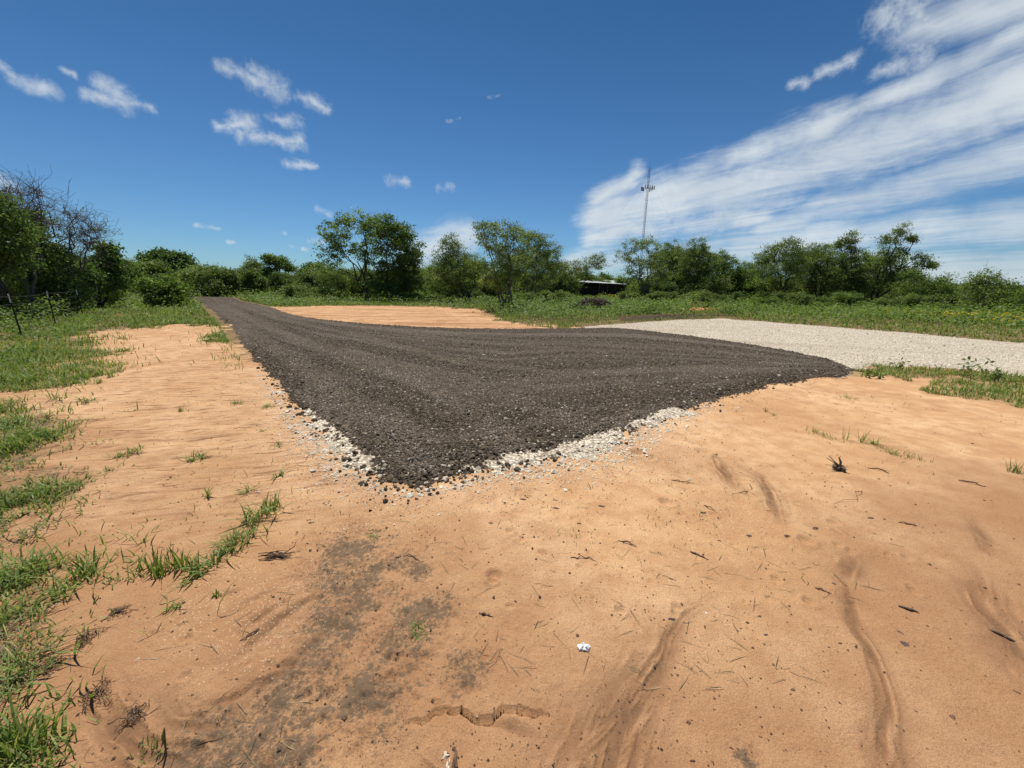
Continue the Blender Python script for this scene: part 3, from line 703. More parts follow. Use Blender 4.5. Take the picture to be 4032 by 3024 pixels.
def leaf_quads(rng, P, L, Wd, down=0.0, up_n=0.0, tone=None):
    n = len(P)
    d = rng.normal(size=(n, 3)); d[:, 2] = d[:, 2] * (1 - up_n) - down * 1.2
    d /= np.linalg.norm(d, axis=1)[:, None]
    a = rng.normal(size=(n, 3)) * (1 - up_n); a[:, 2] += up_n * 2
    s = np.cross(d, a); s /= (np.linalg.norm(s, axis=1)[:, None] + 1e-9)
    L = np.broadcast_to(L, n)[:, None]; Wd = np.broadcast_to(Wd, n)[:, None]
    V = np.stack([P, P + d * L * .5 + s * Wd * .5, P + d * L, P + d * L * .5 - s * Wd * .5], 1).reshape(-1, 3)
    F = np.arange(4 * n).reshape(n, 4)
    return V, F, np.repeat(tone, 4)

rng = np.random.default_rng(21)
def patch_grass(name, label, n, r0, r1, a0, a1, keep, Lf, wf, seed, mat='grass', dry=0.12, lean=(0.25, 0.9), clump=0.5):
    rg = np.random.default_rng(seed)
    x, y, r = sample(rg, n, r0, r1, a0, a1)
    k = keep(x, y, r, rg); x, y, r = x[k], y[k], r[k]
    cl = clump * fbm(x, y, .25, seed, 3) + 0.3 * fbm(x, y, 1.3, seed + 3, 3)
    k = rg.uniform(0, 1, len(x)) < np.clip(0.50 + 2.0 * cl, 0.04, 1); x, y, r, cl = x[k], y[k], r[k], cl[k]
    L = Lf(r) * rg.lognormal(0, .35, len(x)) * np.clip(0.8 + cl, 0.4, 1.8)
    w = wf(r) * rg.uniform(.6, 1.3, len(x))
    tone = np.clip(0.35 + 0.35 * fbm(x, y, .6, seed + 9, 3) + rg.normal(0, .16, len(x)), 0, 0.75); tone = np.where(rg.uniform(0, 1, len(x)) < dry, rg.uniform(.75, 1, len(x)), tone)
    V, F, T = blades(rg, x, y, height(x, y) - 0.005, L, w, rg.uniform(lean[0], lean[1], len(x)), tone)
    o = mesh(name, V, F, M[mat], attrs=dict(tone=T)); tag(o, label, 'grass', kind='stuff')
    return o
notroad = lambda x, y: (sdist(x, y, P_DARK) < -0.15) & (sdist(x, y, P_WHITE) < -0.1)
def keep_left(x, y, r, rg): return (sand_mask(x, y) < rg.exponential(0.06 + .01 * r, len(x)) * rg.choice([-2.5, 1], len(x))) & (x < -0.8) & notroad(x, y)
def keep_right(x, y, r, rg): return (sand_mask(x, y) < 0.05) & (x > 1) & notroad(x, y)
patch_grass('grass', 'short green grass and weeds edging the sand at left', 420000, 1.2, 14, -62, -5, keep_left, lambda r: 0.062 + 0.0055 * r, lambda r: 0.0042 + 0.0010 * r, 31, lean=(0.3, 1.2), dry=0.2)
patch_grass('dry_thatch', 'dead straw-coloured thatch lying among the left grass', 40000, 1.2, 9, -62, -8, lambda x, y, r, rg: (sand_mask(x, y) < .12) & (x < -.8) & notroad(x, y), lambda r: 0.05 + 0.004 * r, lambda r: 0.0028 + 0.0008 * r, 33, mat='drygrass', lean=(1.2, 2.0))
patch_grass('verge_grass', 'taller green grass along the fence and beside the road', 170000, 8, 48, -62, -14, keep_left, lambda r: 0.09 + 0.004 * r, lambda r: 0.004 + 0.0009 * r, 37)
patch_grass('strip_grass', 'grass strip between white drive and sand at right', 110000, 4.5, 16, 30, 62, keep_right, lambda r: 0.06 + 0.004 * r, lambda r: 0.003 + 0.0009 * r, 41)
patch_grass('meadow_grass', 'green meadow grass behind the white drive and sand', 170000, 14, 75, -45, 62, lambda x, y, r, rg: (sand_mask(x, y) < 0.0) & notroad(x, y) & (sdist(x, y, P_MUD) < 0.0), lambda r: 0.12 + 0.003 * r, lambda r: 0.006 + 0.0011 * r, 43)
# thin scattered blades
patch_grass('sparse_grass', 'sparse small grass shoots dotted over the sand', 5000, 2.2, 20, -60, 60, lambda x, y, r, rg: (sand_mask(x, y) > 0) & (road_sd(x, y) < -0.05) & (white_sd(x, y) < -.05) & ((fbm(x, y, 1.1, 201, 3) > 0.16) | (x < -3) & (fbm(x, y, .6, 203, 3) > 0.1)) , lambda r: 0.025 + 0.002 * r, lambda r: 0.0028 + 0.0006 * r, 47, clump=1.2)

# broad leaved weeds
def weeds(name, label, n, r0, r1, a0, a1, keep, hf, sf, seed, mat='weed', mtone=0.35):
    rg = np.random.default_rng(seed)
    x, y, r = sample(rg, n, r0, r1, a0, a1)
    k = keep(x, y, r); x, y, r = x[k], y[k], r[k]
    md = np.clip(0.50 + 1.0 * fbm(x, y, 3.2, seed + 2, 2) + 1.0 * fbm(x, y, 1.2, seed, 3) + .5 * fbm(x, y, .35, seed + 5, 2), 0.08, 1.5)
    k = rg.uniform(0, 1, len(x)) < np.clip(md * 1.3, 0.1, 1); x, y, r, md = x[k], y[k], r[k], md[k]
    h = hf(x, y) * md
    u = 1 - rg.uniform(0, 1, len(x)) ** 1.8 * 0.9
    z = height(x, y) + h * u
    s = sf(r) * rg.uniform(.6, 1.3, len(x))
    tone = np.clip(mtone + 0.3 * (u - 0.5) * 0 + rg.normal(0, .2, len(x)) + .25 * fbm(x, y, 2, seed + 8, 2), 0, 1)
    V, F, T = leaf_quads(rg, np.stack([x, y, z], -1), s * 1.4, s * 0.9, 0.1, 0.5, tone)
    o = mesh(name, V, F, M[mat], attrs=dict(tone=T)); tag(o, label, 'weeds', kind='stuff')
    return o
P_W1 = poly([(1390, 668), (1480, 672), (1620, 672), (1800, 684), (2000, 700), (2212, 717), (2600, 750), (2600, 735), (2212, 690), (1900, 672), (1640, 658), (1400, 655)])
P_W2 = poly([(1085, 686), (1180, 694), (1300, 690), (1380, 680), (1480, 674), (1480, 650), (1300, 645), (1000, 645), (1060, 668)])
P_W3 = poly([(520, 650), (600, 660), (900, 660), (1060, 667), (1060, 645), (700, 640), (540, 640)])
weeds('weed_bed', 'knee-high broad leaved weeds along the back of the white drive', 120000, 13, 45, 0, 62, lambda x, y, r: sdist(x, y, P_W1) > -0.2, lambda x, y: 0.55, lambda r: .035 + .0019 * r, 51, mtone=.33)
weeds('weed_patch', 'leafy low weeds around the brush pile', 80000, 15, 60, -6, 32, lambda x, y, r: (sdist(x, y, P_W2) > -0.3) & notroad(x, y), lambda x, y: 0.60, lambda r: .035 + .0019 * r, 53, mtone=.28)
weeds('weed_border', 'low weeds growing along the far edge of the middle sand', 60000, 18, 60, -42, 4, lambda x, y, r: (sdist(x, y, P_W3) > -0.3) & notroad(x, y), lambda x, y: 0.34, lambda r: .035 + .0019 * r, 57, mtone=.4)
weeds('field_weeds', 'mixed green undergrowth beneath the mesquite trees', 110000, 24, 85, -46, 62, lambda x, y, r: (sand_mask(x, y) < -0.5) & notroad(x, y) & (y > 20), lambda x, y: 0.85, lambda r: .05 + .0018 * r, 59, mat='brush', mtone=.33)
weeds('fence_weeds', 'tangled weeds and saplings along the wire fence', 110000, 9, 40, -62, -25, lambda x, y, r: (line_dist(x, y, FENCE) < 1.6 + .03 * r) | ((x < FENCE_X(y)) & (x > FENCE_X(y) - 8)), lambda x, y: np.where(x > FENCE_X(y), .28, 0.75), lambda r: .03 + .0019 * r, 61, mat='brush', mtone=.45) if False else None

# ------------------------------------------------------------------ tubes
class Tubes:
    def __init__(s): s.V = []; s.F = []; s.n = 0
    def add(s, pts, rad, sides=5):
        pts = np.asarray(pts, float); k = len(pts); rad = np.broadcast_to(rad, k)
        t = np.gradient(pts, axis=0); t /= (np.linalg.norm(t, axis=1)[:, None] + 1e-9)
        ref = np.array([0.31, 0.17, 0.93]) if abs(t[0][2]) < 0.9 else np.array([1.0, 0.1, 0])
        a = np.cross(t, ref); a /= (np.linalg.norm(a, axis=1)[:, None] + 1e-9); b = np.cross(t, a)
        an = np.linspace(0, 2 * np.pi, sides, endpoint=False)
        ring = pts[:, None] + (a[:, None] * np.cos(an)[None, :, None] + b[:, None] * np.sin(an)[None, :, None]) * rad[:, None, None]
        s.V.append(ring.reshape(-1, 3))
        i, j = np.meshgrid(np.arange(k - 1), np.arange(sides), indexing='ij'); j2 = (j + 1) % sides
        s.F.append(np.stack([i * sides + j, i * sides + j2, (i + 1) * sides + j2, (i + 1) * sides + j], -1).reshape(-1, 4) + s.n)
        s.n += k * sides
    def build(s, name, mat, parent=None, smooth=True):
        return mesh(name, np.concatenate(s.V), np.concatenate(s.F), mat, parent, smooth=smooth)

# ------------------------------------------------------------------ trees
def curve(rg, A, B, n, wob, lift=0.0):
    t = np.linspace(0, 1, n)[:, None]; A = np.asarray(A, float); B = np.asarray(B, float)
    L = np.linalg.norm(B - A)
    p = A * (1 - t) + B * t
    w = rg.normal(size=(n, 3)) * wob * L; w[0] = 0; w[-1] = 0
    p = p + w; p[:, 2] += (np.sin(np.pi * t[:, 0]) * lift * L)
    return p
def make_tree(name, label, cat, base, lobes, seed, mat='mesquite', bark='bark', stems=3, dens=1.0, leaf=(0.10, 0.045), droop=0.5, clump=0.30, nleaf=46, group=None, loose=0.0, bare=0.0, r0=None, depth=0.8, dark_tone=0.3, base_z=None, spread=0.25, twiggy=0):
    rg = np.random.default_rng(seed)
    B2 = G(*base); bz = float(height(np.array([B2[0]]), np.array([B2[1]]))[0])
    B = np.array([B2[0], B2[1], bz])
    hd = np.array([B2[0], B2[1], 0]) ; dist = np.linalg.norm(hd); hd /= dist
    side = np.array([hd[1], -hd[0], 0])
    def hit(px, py):
        d = ray(px, py); t = (B @ hd) / (d @ hd); return np.array([0, 0, CAMZ]) + d * t - B
    LB = []
    for (cx, cy, rx, ry) in lobes:
        c = hit(cx, cy); a = np.linalg.norm(hit(cx + rx, cy) - c); h = np.linalg.norm(hit(cx, cy - ry) - c)
        c = c + hd * rg.uniform(-.35, .35) * a
        LB.append((c, a, max(a * depth, 0.5), h))
    root = empty(name, tuple(B), label, cat, group)
    H = max(c[2] + h for c, a, b, h in LB)
    r0 = r0 or (0.015 * H + 0.02)
    T = Tubes(); nodes = []; nrad = []
    ns = max(stems, 1)
    for s in range(max(ns, len(LB))):
        c, a, b, h = LB[s % len(LB)]
        off = np.array([rg.normal() * spread, rg.normal() * spread, 0]) * (1 if ns > 1 else 0.0)
        if s >= ns and nodes:                       # a limb leaving an earlier stem low down
            low = [q for q in range(len(nodes)) if nodes[q][2] < 0.45 * H]
            st = nodes[rg.choice(low)] if low else off; rs = r0 * 0.65
        else:
            st = off - np.array([0, 0, 0.1]); rs = r0 * rg.uniform(.7, 1.1)
        end = c + side * rg.normal() * a * .25 + hd * rg.normal() * b * .3 + np.array([0, 0, h * rg.uniform(.1, .7)])
        p = curve(rg, st, end, 9, 0.028, -0.04 if c[2] > 1 else 0.05)
        rr = rs * (1 - np.linspace(0, 1, 9) ** 0.8 * 0.86)
        T.add(p, rr, 6)
        fine = np.stack([np.interp(np.linspace(0, 8, 33), np.arange(9), p[:, i]) for i in range(3)], -1)
        nodes += list(fine[4:]); nrad += list(np.interp(np.linspace(0, 8, 33), np.arange(9), rr)[4:])
    nodes_a = np.array(nodes); nrad = np.array(nrad)
    LV = []; clv = []
    for (c, a, b, h) in LB:
        nt = int(np.clip(dens * 27 * (a * b * h) ** (1 / 1.9), 14, 260))
        u = rg.normal(size=(nt, 3)); u /= np.linalg.norm(u, axis=1)[:, None]
        rad = rg.uniform(0.25, 1.08, nt) ** 0.6
        rad *= 1 + 0.14 * rg.normal(size=nt)
        tg = c + (side * u[:, :1] * a + hd * u[:, 1:2] * b) * rad[:, None] + np.stack([np.zeros(nt), np.zeros(nt), u[:, 2] * h * rad], -1)
        tg[:, 2] = np.maximum(tg[:, 2], 0.12 + 0.2 * rg.uniform(0, 1, nt))
        for q in tg:
            dd = np.linalg.norm(nodes_a - q, axis=1) + 0.7 * np.maximum(0, nodes_a[:, 2] - q[2])
            i = int(np.argmin(dd * rg.uniform(.8, 1.2, len(dd))))
            L = np.linalg.norm(q - nodes_a[i])
            p = curve(rg, nodes_a[i], q, 5, 0.07, 0.08)
            ra = min(nrad[i] * .55, 0.012 + 0.010 * L)
            T.add(p, np.linspace(ra, 0.005 + 0.00012 * dist, 5), 3)
            for tw in range(2 + twiggy):
                st = p[rg.integers(2, 5)]; e = st + rg.normal(size=3) * clump * (1.0 + .5 * (twiggy > 0)) + np.array([0, 0, .08])
                T.add(np.array([st, (st + e) / 2 + rg.normal(size=3) * .04, e]), [0.007 + 0.0001 * dist, .006, 0.003 + 0.00006 * dist], 3)
                if twiggy and rg.uniform() < .8:
                    e2 = e + rg.normal(size=3) * clump * .8; T.add(np.array([e, e2]), [0.006, 0.003 + 0.00006 * dist], 3)
            if rg.uniform() < bare: continue
            k = int(nleaf * 1.45 * rg.uniform(.5, 1.3) * (1 - loose * rg.uniform(0, 1)))
            cs = clump * rg.uniform(.7, 1.35)
            pp = q + rg.normal(size=(k, 3)) * np.array([cs, cs, cs * .62]) * .75
            LV.append(pp); clv.append(np.full(k, np.clip(dark_tone + rg.normal() * .20, 0, 1)))
    T.build('trunk', M[bark], root)
    if LV:
        P = np.concatenate(LV); tn = np.clip(np.concatenate(clv) + rg.normal(0, .10, len(P)), 0, 1)
        P[:, 2] = np.maximum(P[:, 2], 0.03)
        sc = rg.uniform(.65, 1.35, len(P)) * (1.1 + .007 * dist)
        V, F, Tn = leaf_quads(rg, P, leaf[0] * sc, leaf[1] * sc, droop, 0.0, tn)
        mesh('crown', V, F, M[mat], root, attrs=dict(tone=Tn))
    return root

TR = [
 # centre pair
 ('hackberry_tree', 'tall airy tree with pale lit top, left one of the centre pair', (1440, 1186), [(1330, 905, 75, 55), (1410, 880, 85, 45), (1480, 890, 70, 45), (1290, 960, 45, 45), (1370, 980, 75, 60), (1460, 980, 60, 80), (1300, 1020, 50, 40)], 101, dict(mat='hack', stems=3, dens=.6, loose=.5, leaf=(.13, .075), dark_tone=.55, clump=.30)),
 ('hackberry_tree', 'dense dark rounded tree, right one of the centre pair', (1535, 1190), [(1510, 900, 55, 50), (1580, 920, 60, 60), (1560, 1010, 95, 90), (1620, 1010, 50, 80), (1540, 1110, 110, 75), (1600, 1130, 70, 50)], 103, dict(mat='hack', stems=4, dens=1.1, leaf=(.13, .08), dark_tone=.28, clump=.33)),
 ('mesquite_tree', 'short bushy mesquite tucked behind the airy centre tree', (1400, 1178), [(1370, 1090, 90, 50), (1440, 1110, 70, 50), (1300, 1090, 60, 50)], 105, dict(mat='mesquite', stems=4, dens=1.1, dark_tone=.3)),
 ('mesquite_tree', 'many-stemmed mesquite just right of the dark centre tree', (1850, 1196), [(1760, 990, 60, 50), (1780, 960, 35, 40), (1730, 1060, 55, 50), (1830, 1030, 75, 60), (1880, 1080, 60, 60), (1780, 1100, 90, 50)], 107, dict(mat='mesquite', stems=7, dens=1.05, spread=.5, dark_tone=.35)),
 ('mesquite_tree', 'tall feathery mesquite standing at the corner of the middle sand', (1990, 1224), [(1905, 900, 50, 38), (1975, 895, 60, 42), (2030, 920, 45, 40), (1940, 960, 75, 45), (2010, 1000, 75, 50), (1960, 1060, 80, 45), (1930, 1110, 60, 40), (2020, 1090, 60, 45)], 109, dict(mat='mesquite', stems=5, dens=1.1, loose=.35, bark='deadbark', dark_tone=.5, leaf=(.12, .04), droop=.9, clump=.25)),
 ('mesquite_tree', 'leaning mesquite with grey limbs, right of the tall feathery one', (2065, 1192), [(2090, 950, 60, 40), (2120, 960, 50, 50), (2170, 1010, 55, 50), (2090, 1040, 80, 60), (2190, 1060, 50, 40), (2110, 1110, 80, 45)], 111, dict(mat='mesquite', stems=6, dens=1.1, spread=.6, loose=.2, dark_tone=.42, bark='deadbark')),
 ('mesquite_tree', 'small mesquite with forked trunk in front of the shed', (2248, 1180), [(2270, 1050, 50, 32), (2345, 1030, 55, 35), (2290, 1080, 70, 28), (2230, 1090, 40, 30)], 113, dict(mat='olive', stems=3, dens=1.0, loose=.35, dark_tone=.5)),
 ('mesquite_tree', 'lone mesquite with open crown directly below the radio tower', (2537, 1194), [(2500, 965, 50, 28), (2555, 965, 45, 32), (2460, 1010, 40, 30), (2580, 1000, 30, 30), (2530, 1030, 55, 35), (2500, 1070, 50, 35), (2600, 1080, 50, 35)], 115, dict(mat='mesquite', stems=2, dens=.9, loose=.4, bark='deadbark', dark_tone=.45, clump=.26)),
 ('mesquite_tree', 'bushy mesquite right of the lone open-crowned one', (2660, 1190), [(2640, 985, 50, 35), (2620, 1050, 70, 60), (2690, 1040, 60, 60), (2650, 1120, 90, 50)], 117, dict(mat='mesquite', stems=5, dens=1.5, dark_tone=.36)),
 ('mesquite_tree', 'round-topped mesquite, highest of the group right of the tower', (2760, 1196), [(2740, 980, 60, 40), (2780, 1040, 70, 60), (2720, 1060, 70, 60), (2780, 1130, 90, 50)], 119, dict(mat='mesquite', stems=5, dens=1.5, dark_tone=.34)),
 ('mesquite_tree', 'low mesquite sloping down at the right end of the tower group', (2880, 1192), [(2850, 1030, 50, 40), (2870, 1070, 70, 50), (2930, 1100, 60, 45), (2880, 1140, 80, 40)], 121, dict(mat='brush', stems=5, dens=1.5, dark_tone=.35)),
 ('mesquite_tree', 'mesquite with one straight dark trunk at right of centre', (3101, 1206), [(3040, 985, 45, 30), (3110, 975, 60, 38), (3000, 1020, 35, 30), (3070, 1050, 80, 55), (3150, 1040, 60, 60), (3090, 1120, 70, 40)], 123, dict(mat='mesquite', stems=1, dens=1.2, r0=.13, dark_tone=.4, loose=.15)),
 ('mesquite_tree', 'spreading mesquite right of the straight-trunked one', (3230, 1206), [(3200, 1000, 60, 40), (3250, 1040, 70, 60), (3180, 1090, 60, 50), (3280, 1110, 80, 50)], 125, dict(mat='mesquite', stems=6, dens=1.5, dark_tone=.33)),
 ('mesquite_tree', 'mesquite with a tufted top sticking up in the right group', (3370, 1210), [(3345, 945, 32, 32), (3300, 960, 22, 20), (3350, 1010, 50, 50), (3330, 1080, 80, 50), (3400, 1080, 60, 60), (3370, 1140, 80, 45)], 127, dict(mat='mesquite', stems=5, dens=1.5, dark_tone=.38)),
 ('mesquite_tree', 'tallest windswept mesquite leaning right in the right group', (3440, 1214), [(3555, 905, 38, 22), (3500, 945, 45, 25), (3590, 940, 24, 12), (3520, 1000, 70, 40), (3470, 1050, 70, 50), (3620, 1020, 45, 28), (3660, 1045, 28, 20), (3560, 1080, 70, 45), (3480, 1130, 80, 40)], 129, dict(mat='mesquite', stems=4, dens=1.15, loose=.3, bark='bark', dark_tone=.42, leaf=(.13, .04), clump=.25)),
 ('mesquite_tree', 'low bushy mesquite at the foot of the windswept one', (3620, 1226), [(3600, 1120, 90, 50), (3700, 1130, 60, 45), (3640, 1170, 90, 35)], 131, dict(mat='brush', stems=6, dens=1.5, dark_tone=.4)),
 ('mesquite_tree', 'pale grey-green mesquite near the right edge behind yellow flowers', (3880, 1240), [(3880, 1095, 55, 32), (3830, 1120, 60, 40), (3930, 1130, 60, 40), (3870, 1180, 100, 45)], 133, dict(mat='mesquite', stems=7, dens=1.15, dark_tone=.5, loose=.2, bark='deadbark')),
 ('mesquite_tree', 'small mesquite cut by the right edge of the photo', (4050, 1250), [(4040, 1160, 60, 40), (4080, 1190, 80, 45), (4120, 1130, 80, 50)], 135, dict(mat='brush', stems=5, dens=1.1, dark_tone=.4)),
 ('mesquite_tree', 'low brush tree filling the gap left of the pale right tree', (3760, 1228), [(3750, 1150, 60, 40), (3770, 1190, 70, 35)], 137, dict(mat='brush', stems=5, dens=1.1, dark_tone=.45)),
 ('mesquite_tree', 'dense mesquite filling in behind the bushy ones right of the tower', (2700, 1184), [(2600, 1040, 60, 50), (2700, 1030, 90, 60), (2800, 1060, 80, 60), (2680, 1120, 120, 55), (2800, 1130, 90, 50)], 171, dict(mat='brush', stems=6, dens=1.3, clump=.34, dark_tone=.4)),
 ('mesquite_tree', 'broad mesquite closing the dip between the two right-hand groups', (2985, 1186), [(2940, 1075, 60, 40), (3000, 1060, 60, 45), (2980, 1120, 90, 50)], 173, dict(mat='mesquite', stems=6, dens=1.4, clump=.34, dark_tone=.42)),
 ('mesquite_tree', 'broad green mesquite behind the straight-trunked and spreading ones', (3180, 1190), [(3120, 1030, 80, 50), (3220, 1020, 90, 55), (3300, 1050, 70, 60), (3200, 1110, 130, 60)], 175, dict(mat='brush', stems=6, dens=1.3, clump=.34, dark_tone=.45)),
 ('mesquite_tree', 'leafy mesquite filling in behind the windswept leaning one', (3480, 1196), [(3400, 1040, 70, 50), (3480, 1050, 90, 60), (3570, 1090, 80, 50), (3470, 1130, 130, 50)], 177, dict(mat='mesquite', stems=6, dens=1.3, clump=.34, dark_tone=.42)),
 ('mesquite_tree', 'thick mesquite behind the many-stemmed one near the centre', (1790, 1180), [(1720, 1080, 70, 50), (1800, 1060, 80, 60), (1880, 1060, 80, 60), (1800, 1130, 110, 45)], 179, dict(mat='brush', stems=6, dens=1.3, clump=.32, dark_tone=.35)),
 ('mesquite_tree', 'thick mesquite behind the leaning grey-limbed one', (2080, 1180), [(2020, 1040, 70, 60), (2110, 1030, 80, 60), (2190, 1070, 60, 50), (2090, 1110, 120, 50)], 181, dict(mat='mesquite', stems=6, dens=1.3, clump=.32, dark_tone=.38)),
 ('elm_tree', 'leafy dark tree filling the left clump below the dead twigs', (150, 1225), [(60, 1000, 110, 80), (180, 1020, 100, 70), (280, 1060, 90, 60), (100, 1120, 140, 70), (260, 1130, 120, 60), (340, 1100, 80, 60)], 183, dict(mat='hack', stems=6, dens=2.2, clump=.32, dark_tone=.25, leaf=(.10, .065), nleaf=60)),
 ('elm_tree', 'tall green tree top beside the highest dead twigs at the left edge', (40, 1240), [(-20, 790, 70, 40), (150, 870, 50, 40), (20, 850, 100, 60), (90, 900, 70, 60), (0, 980, 120, 80), (100, 1000, 80, 70)], 185, dict(mat='mesquite', stems=5, dens=1.3, clump=.26, dark_tone=.25, leaf=(.10, .05), nleaf=55)),
 # left of the centre
 ('slender_tree', 'slim tree with two bare leaning trunks left of the grey brush pile', (1080, 1158), [(1060, 1020, 30, 20), (1100, 1030, 35, 25), (1130, 1050, 35, 22), (1070, 1070, 30, 20)], 139, dict(mat='hack', stems=2, dens=1.2, clump=.34, dark_tone=.4, leaf=(.15, .09))),
 ('slender_tree', 'slim dark-trunked tree beside the two-trunked one, nearer the road', (1045, 1156), [(1000, 1040, 40, 22), (980, 1070, 35, 25), (1020, 1085, 40, 25)], 141, dict(mat='mesquite', stems=2, dens=1.1, clump=.34, dark_tone=.4, leaf=(.15, .07))),
 ('dark_tree', 'dark compact tree just behind the grey brush pile', (1240, 1155), [(1235, 1060, 45, 28), (1210, 1090, 40, 35), (1270, 1090, 50, 40), (1240, 1120, 60, 30)], 143, dict(mat='hack', stems=4, dens=1.3, clump=.4, dark_tone=.15, leaf=(.16, .09))),
 ('oak_tree', 'dark broad oak rising over the treeline left of the road end', (650, 1156), [(645, 1010, 45, 22), (700, 1025, 50, 22), (600, 1030, 40, 18), (660, 1045, 85, 25)], 145, dict(mat='hack', stems=3, dens=1.8, clump=.55, dark_tone=.05, leaf=(.22, .13), nleaf=60)),
 ('roadside_bush', 'dense rounded green bush on the grass left of the road', (655, 1212), [(650, 1120, 70, 35), (600, 1140, 55, 40), (690, 1150, 50, 45), (640, 1180, 85, 30)], 147, dict(mat='brush', stems=8, dens=2.0, clump=.24, dark_tone=.45, leaf=(.11, .06), depth=1.0)),
 # dense clump on the left
 ('elm_tree', 'big dark leafy tree at the left edge above the fence', (-60, 1270), [(0, 830, 110, 70), (-80, 950, 170, 120), (40, 930, 90, 90), (20, 1040, 120, 80)], 151, dict(mat='hack', stems=5, dens=1.4, clump=.26, dark_tone=.18, leaf=(.085, .05), nleaf=60)),
 ('dead_tree', 'leafless grey dead tree with the highest twigs in the left clump', (120, 1245), [(60, 760, 90, 30), (140, 770, 40, 38), (110, 860, 90, 60), (190, 850, 70, 50), (40, 800, 80, 40)], 153, dict(mat='olive', bark='deadbark', stems=5, dens=1.15, bare=.93, clump=.30, twiggy=3, nleaf=12)),
 ('dead_tree', 'leafless grey dead tree with arching twigs, right side of the clump', (270, 1235), [(290, 860, 70, 40), (350, 900, 70, 50), (270, 950, 100, 60), (400, 920, 55, 40), (330, 990, 80, 50)], 155, dict(mat='olive', bark='deadbark', stems=6, dens=1.3, bare=.90, clump=.30, twiggy=3, nleaf=16)),
 ('elm_tree', 'dark green tree growing through the dead limbs behind the fence', (170, 1240), [(130, 960, 80, 60), (200, 1010, 100, 60), (120, 1080, 120, 70), (230, 1100, 100, 70)], 157, dict(mat='hack', stems=4, dens=1.5, clump=.26, dark_tone=.28, leaf=(.09, .055), nleaf=55)),
 ('elm_tree', 'dark leafy tree drooping at the right end of the left clump', (390, 1215), [(420, 985, 35, 35), (445, 1030, 40, 40), (380, 1060, 90, 60), (330, 1110, 100, 60), (440, 1100, 60, 50)], 159, dict(mat='hack', stems=4, dens=1.5, clump=.28, dark_tone=.28, leaf=(.11, .075), nleaf=50)),
 ('yellow_green_bush', 'yellow-green bush at the left edge behind the nearest fence post', (0, 1255), [(10, 1130, 60, 40), (20, 1190, 70, 40), (-60, 1170, 80, 60)], 161, dict(mat='bright', stems=6, dens=1.3, clump=.22, dark_tone=.3, leaf=(.07, .04), nleaf=50)),
 ('fence_bush', 'dark tangled bush behind the fence between its second and third post', (250, 1240), [(230, 1170, 90, 45), (290, 1160, 70, 50), (150, 1180, 80, 45)], 163, dict(mat='hack', stems=7, dens=1.4, clump=.24, dark_tone=.3, leaf=(.08, .05), nleaf=45)),
 ('fence_bush', 'leafy bush on the fence line right of the left clump', (425, 1205), [(420, 1140, 55, 30), (380, 1170, 60, 30), (450, 1160, 40, 25)], 165, dict(mat='brush', stems=6, dens=1.4, clump=.26, dark_tone=.45, leaf=(.09, .055))),
 ('brush_tree', 'mid green tree behind the fence, first right of the left clump', (480, 1185), [(490, 1060, 50, 28), (520, 1090, 50, 35), (470, 1100, 50, 35)], 167, dict(mat='brush', stems=4, dens=1.4, clump=.34, dark_tone=.3, leaf=(.13, .08))),
]
for name, label, base, lobes, seed, kw in TR:
    make_tree(name, label, 'bush' if 'bush' in name else 'tree', base, lobes, seed, **kw)

# ------------------------------------------------------------------ the far treeline: a few kinds, copied
protos = []
for i, (mt, tone, wd, ht) in enumerate([('mesquite', .3, 150, 95), ('hack', .22, 140, 105), ('brush', .35, 160, 85), ('olive', .4, 140, 95), ('mesquite', .38, 170, 90)]):
    q = np.random.default_rng(900 + i)
    lb = [(2016 + wd * q.uniform(-.5, .5), 1180 - ht * q.uniform(.55, 1.0), wd * q.uniform(.12, .26), ht * q.uniform(.13, .26)) for _ in range(7)] + [(2016 + wd * q.uniform(-.4, .4), 1180 - ht * .3, wd * .42, ht * .3) for _ in range(2)]
    pr = make_tree('brush_tree', 'x', 'tree', (2016, 1180), lb,
                   300 + i, mat=mt, stems=5, dens=.8, clump=.36, leaf=(.15, .07), nleaf=52, dark_tone=tone - .1, depth=.9)
    protos.append(pr)
rg = np.random.default_rng(77)
def skyline(px):      # wanted height of the tree tops above the horizon, photo pixels
    return float(np.interp(px, [-400, 300, 450, 560, 700, 900, 1150, 1300, 1700, 2200, 2420, 2700, 3000, 3400, 3680, 3760, 4100], [90, 80, 70, 72, 80, 58, 52, 56, 66, 58, 46, 60, 62, 62, 44, 40, 34]))
spots = []
for row, (dist, step) in enumerate([(50, 95), (60, 110), (76, 95)]):
    px = -420.0
    while px < 4400:
        spots.append((px + rg.uniform(-20, 20), dist * rg.uniform(.95, 1.06), row)); px += step * rg.uniform(.8, 1.2)
used = set()
for k_, px_ in enumerate([1245, 1660, 1720, 1900, 2140, 2210, 2480, 2590, 2680, 2770, 2850, 2950, 3040, 3160, 3240, 3330, 3420, 3520, 3600, 3700, 3790, 3900, 4000, 4090]):
    spots.append((px_ + rg.uniform(-25, 25), rg.uniform(36, 43) * (0.86 if px_ > 3400 else 1), 9))
BUSHES = 'low round bush in the undergrowth at the feet of the mesquites'
ZONES = [(430, 'left edge', 'low dark tree in the far brush behind the left clump and fence'), (1200, 'road end', 'low green tree in the solid far treeline behind the road end'),
         (2250, 'centre', 'low green tree in the far brush seen between the centre trees'), (2600, 'shed', 'low green tree in the far brush behind the shed and lone mesquite'), (9999, 'right', 'low green tree in the far brush behind the right mesquite row')]
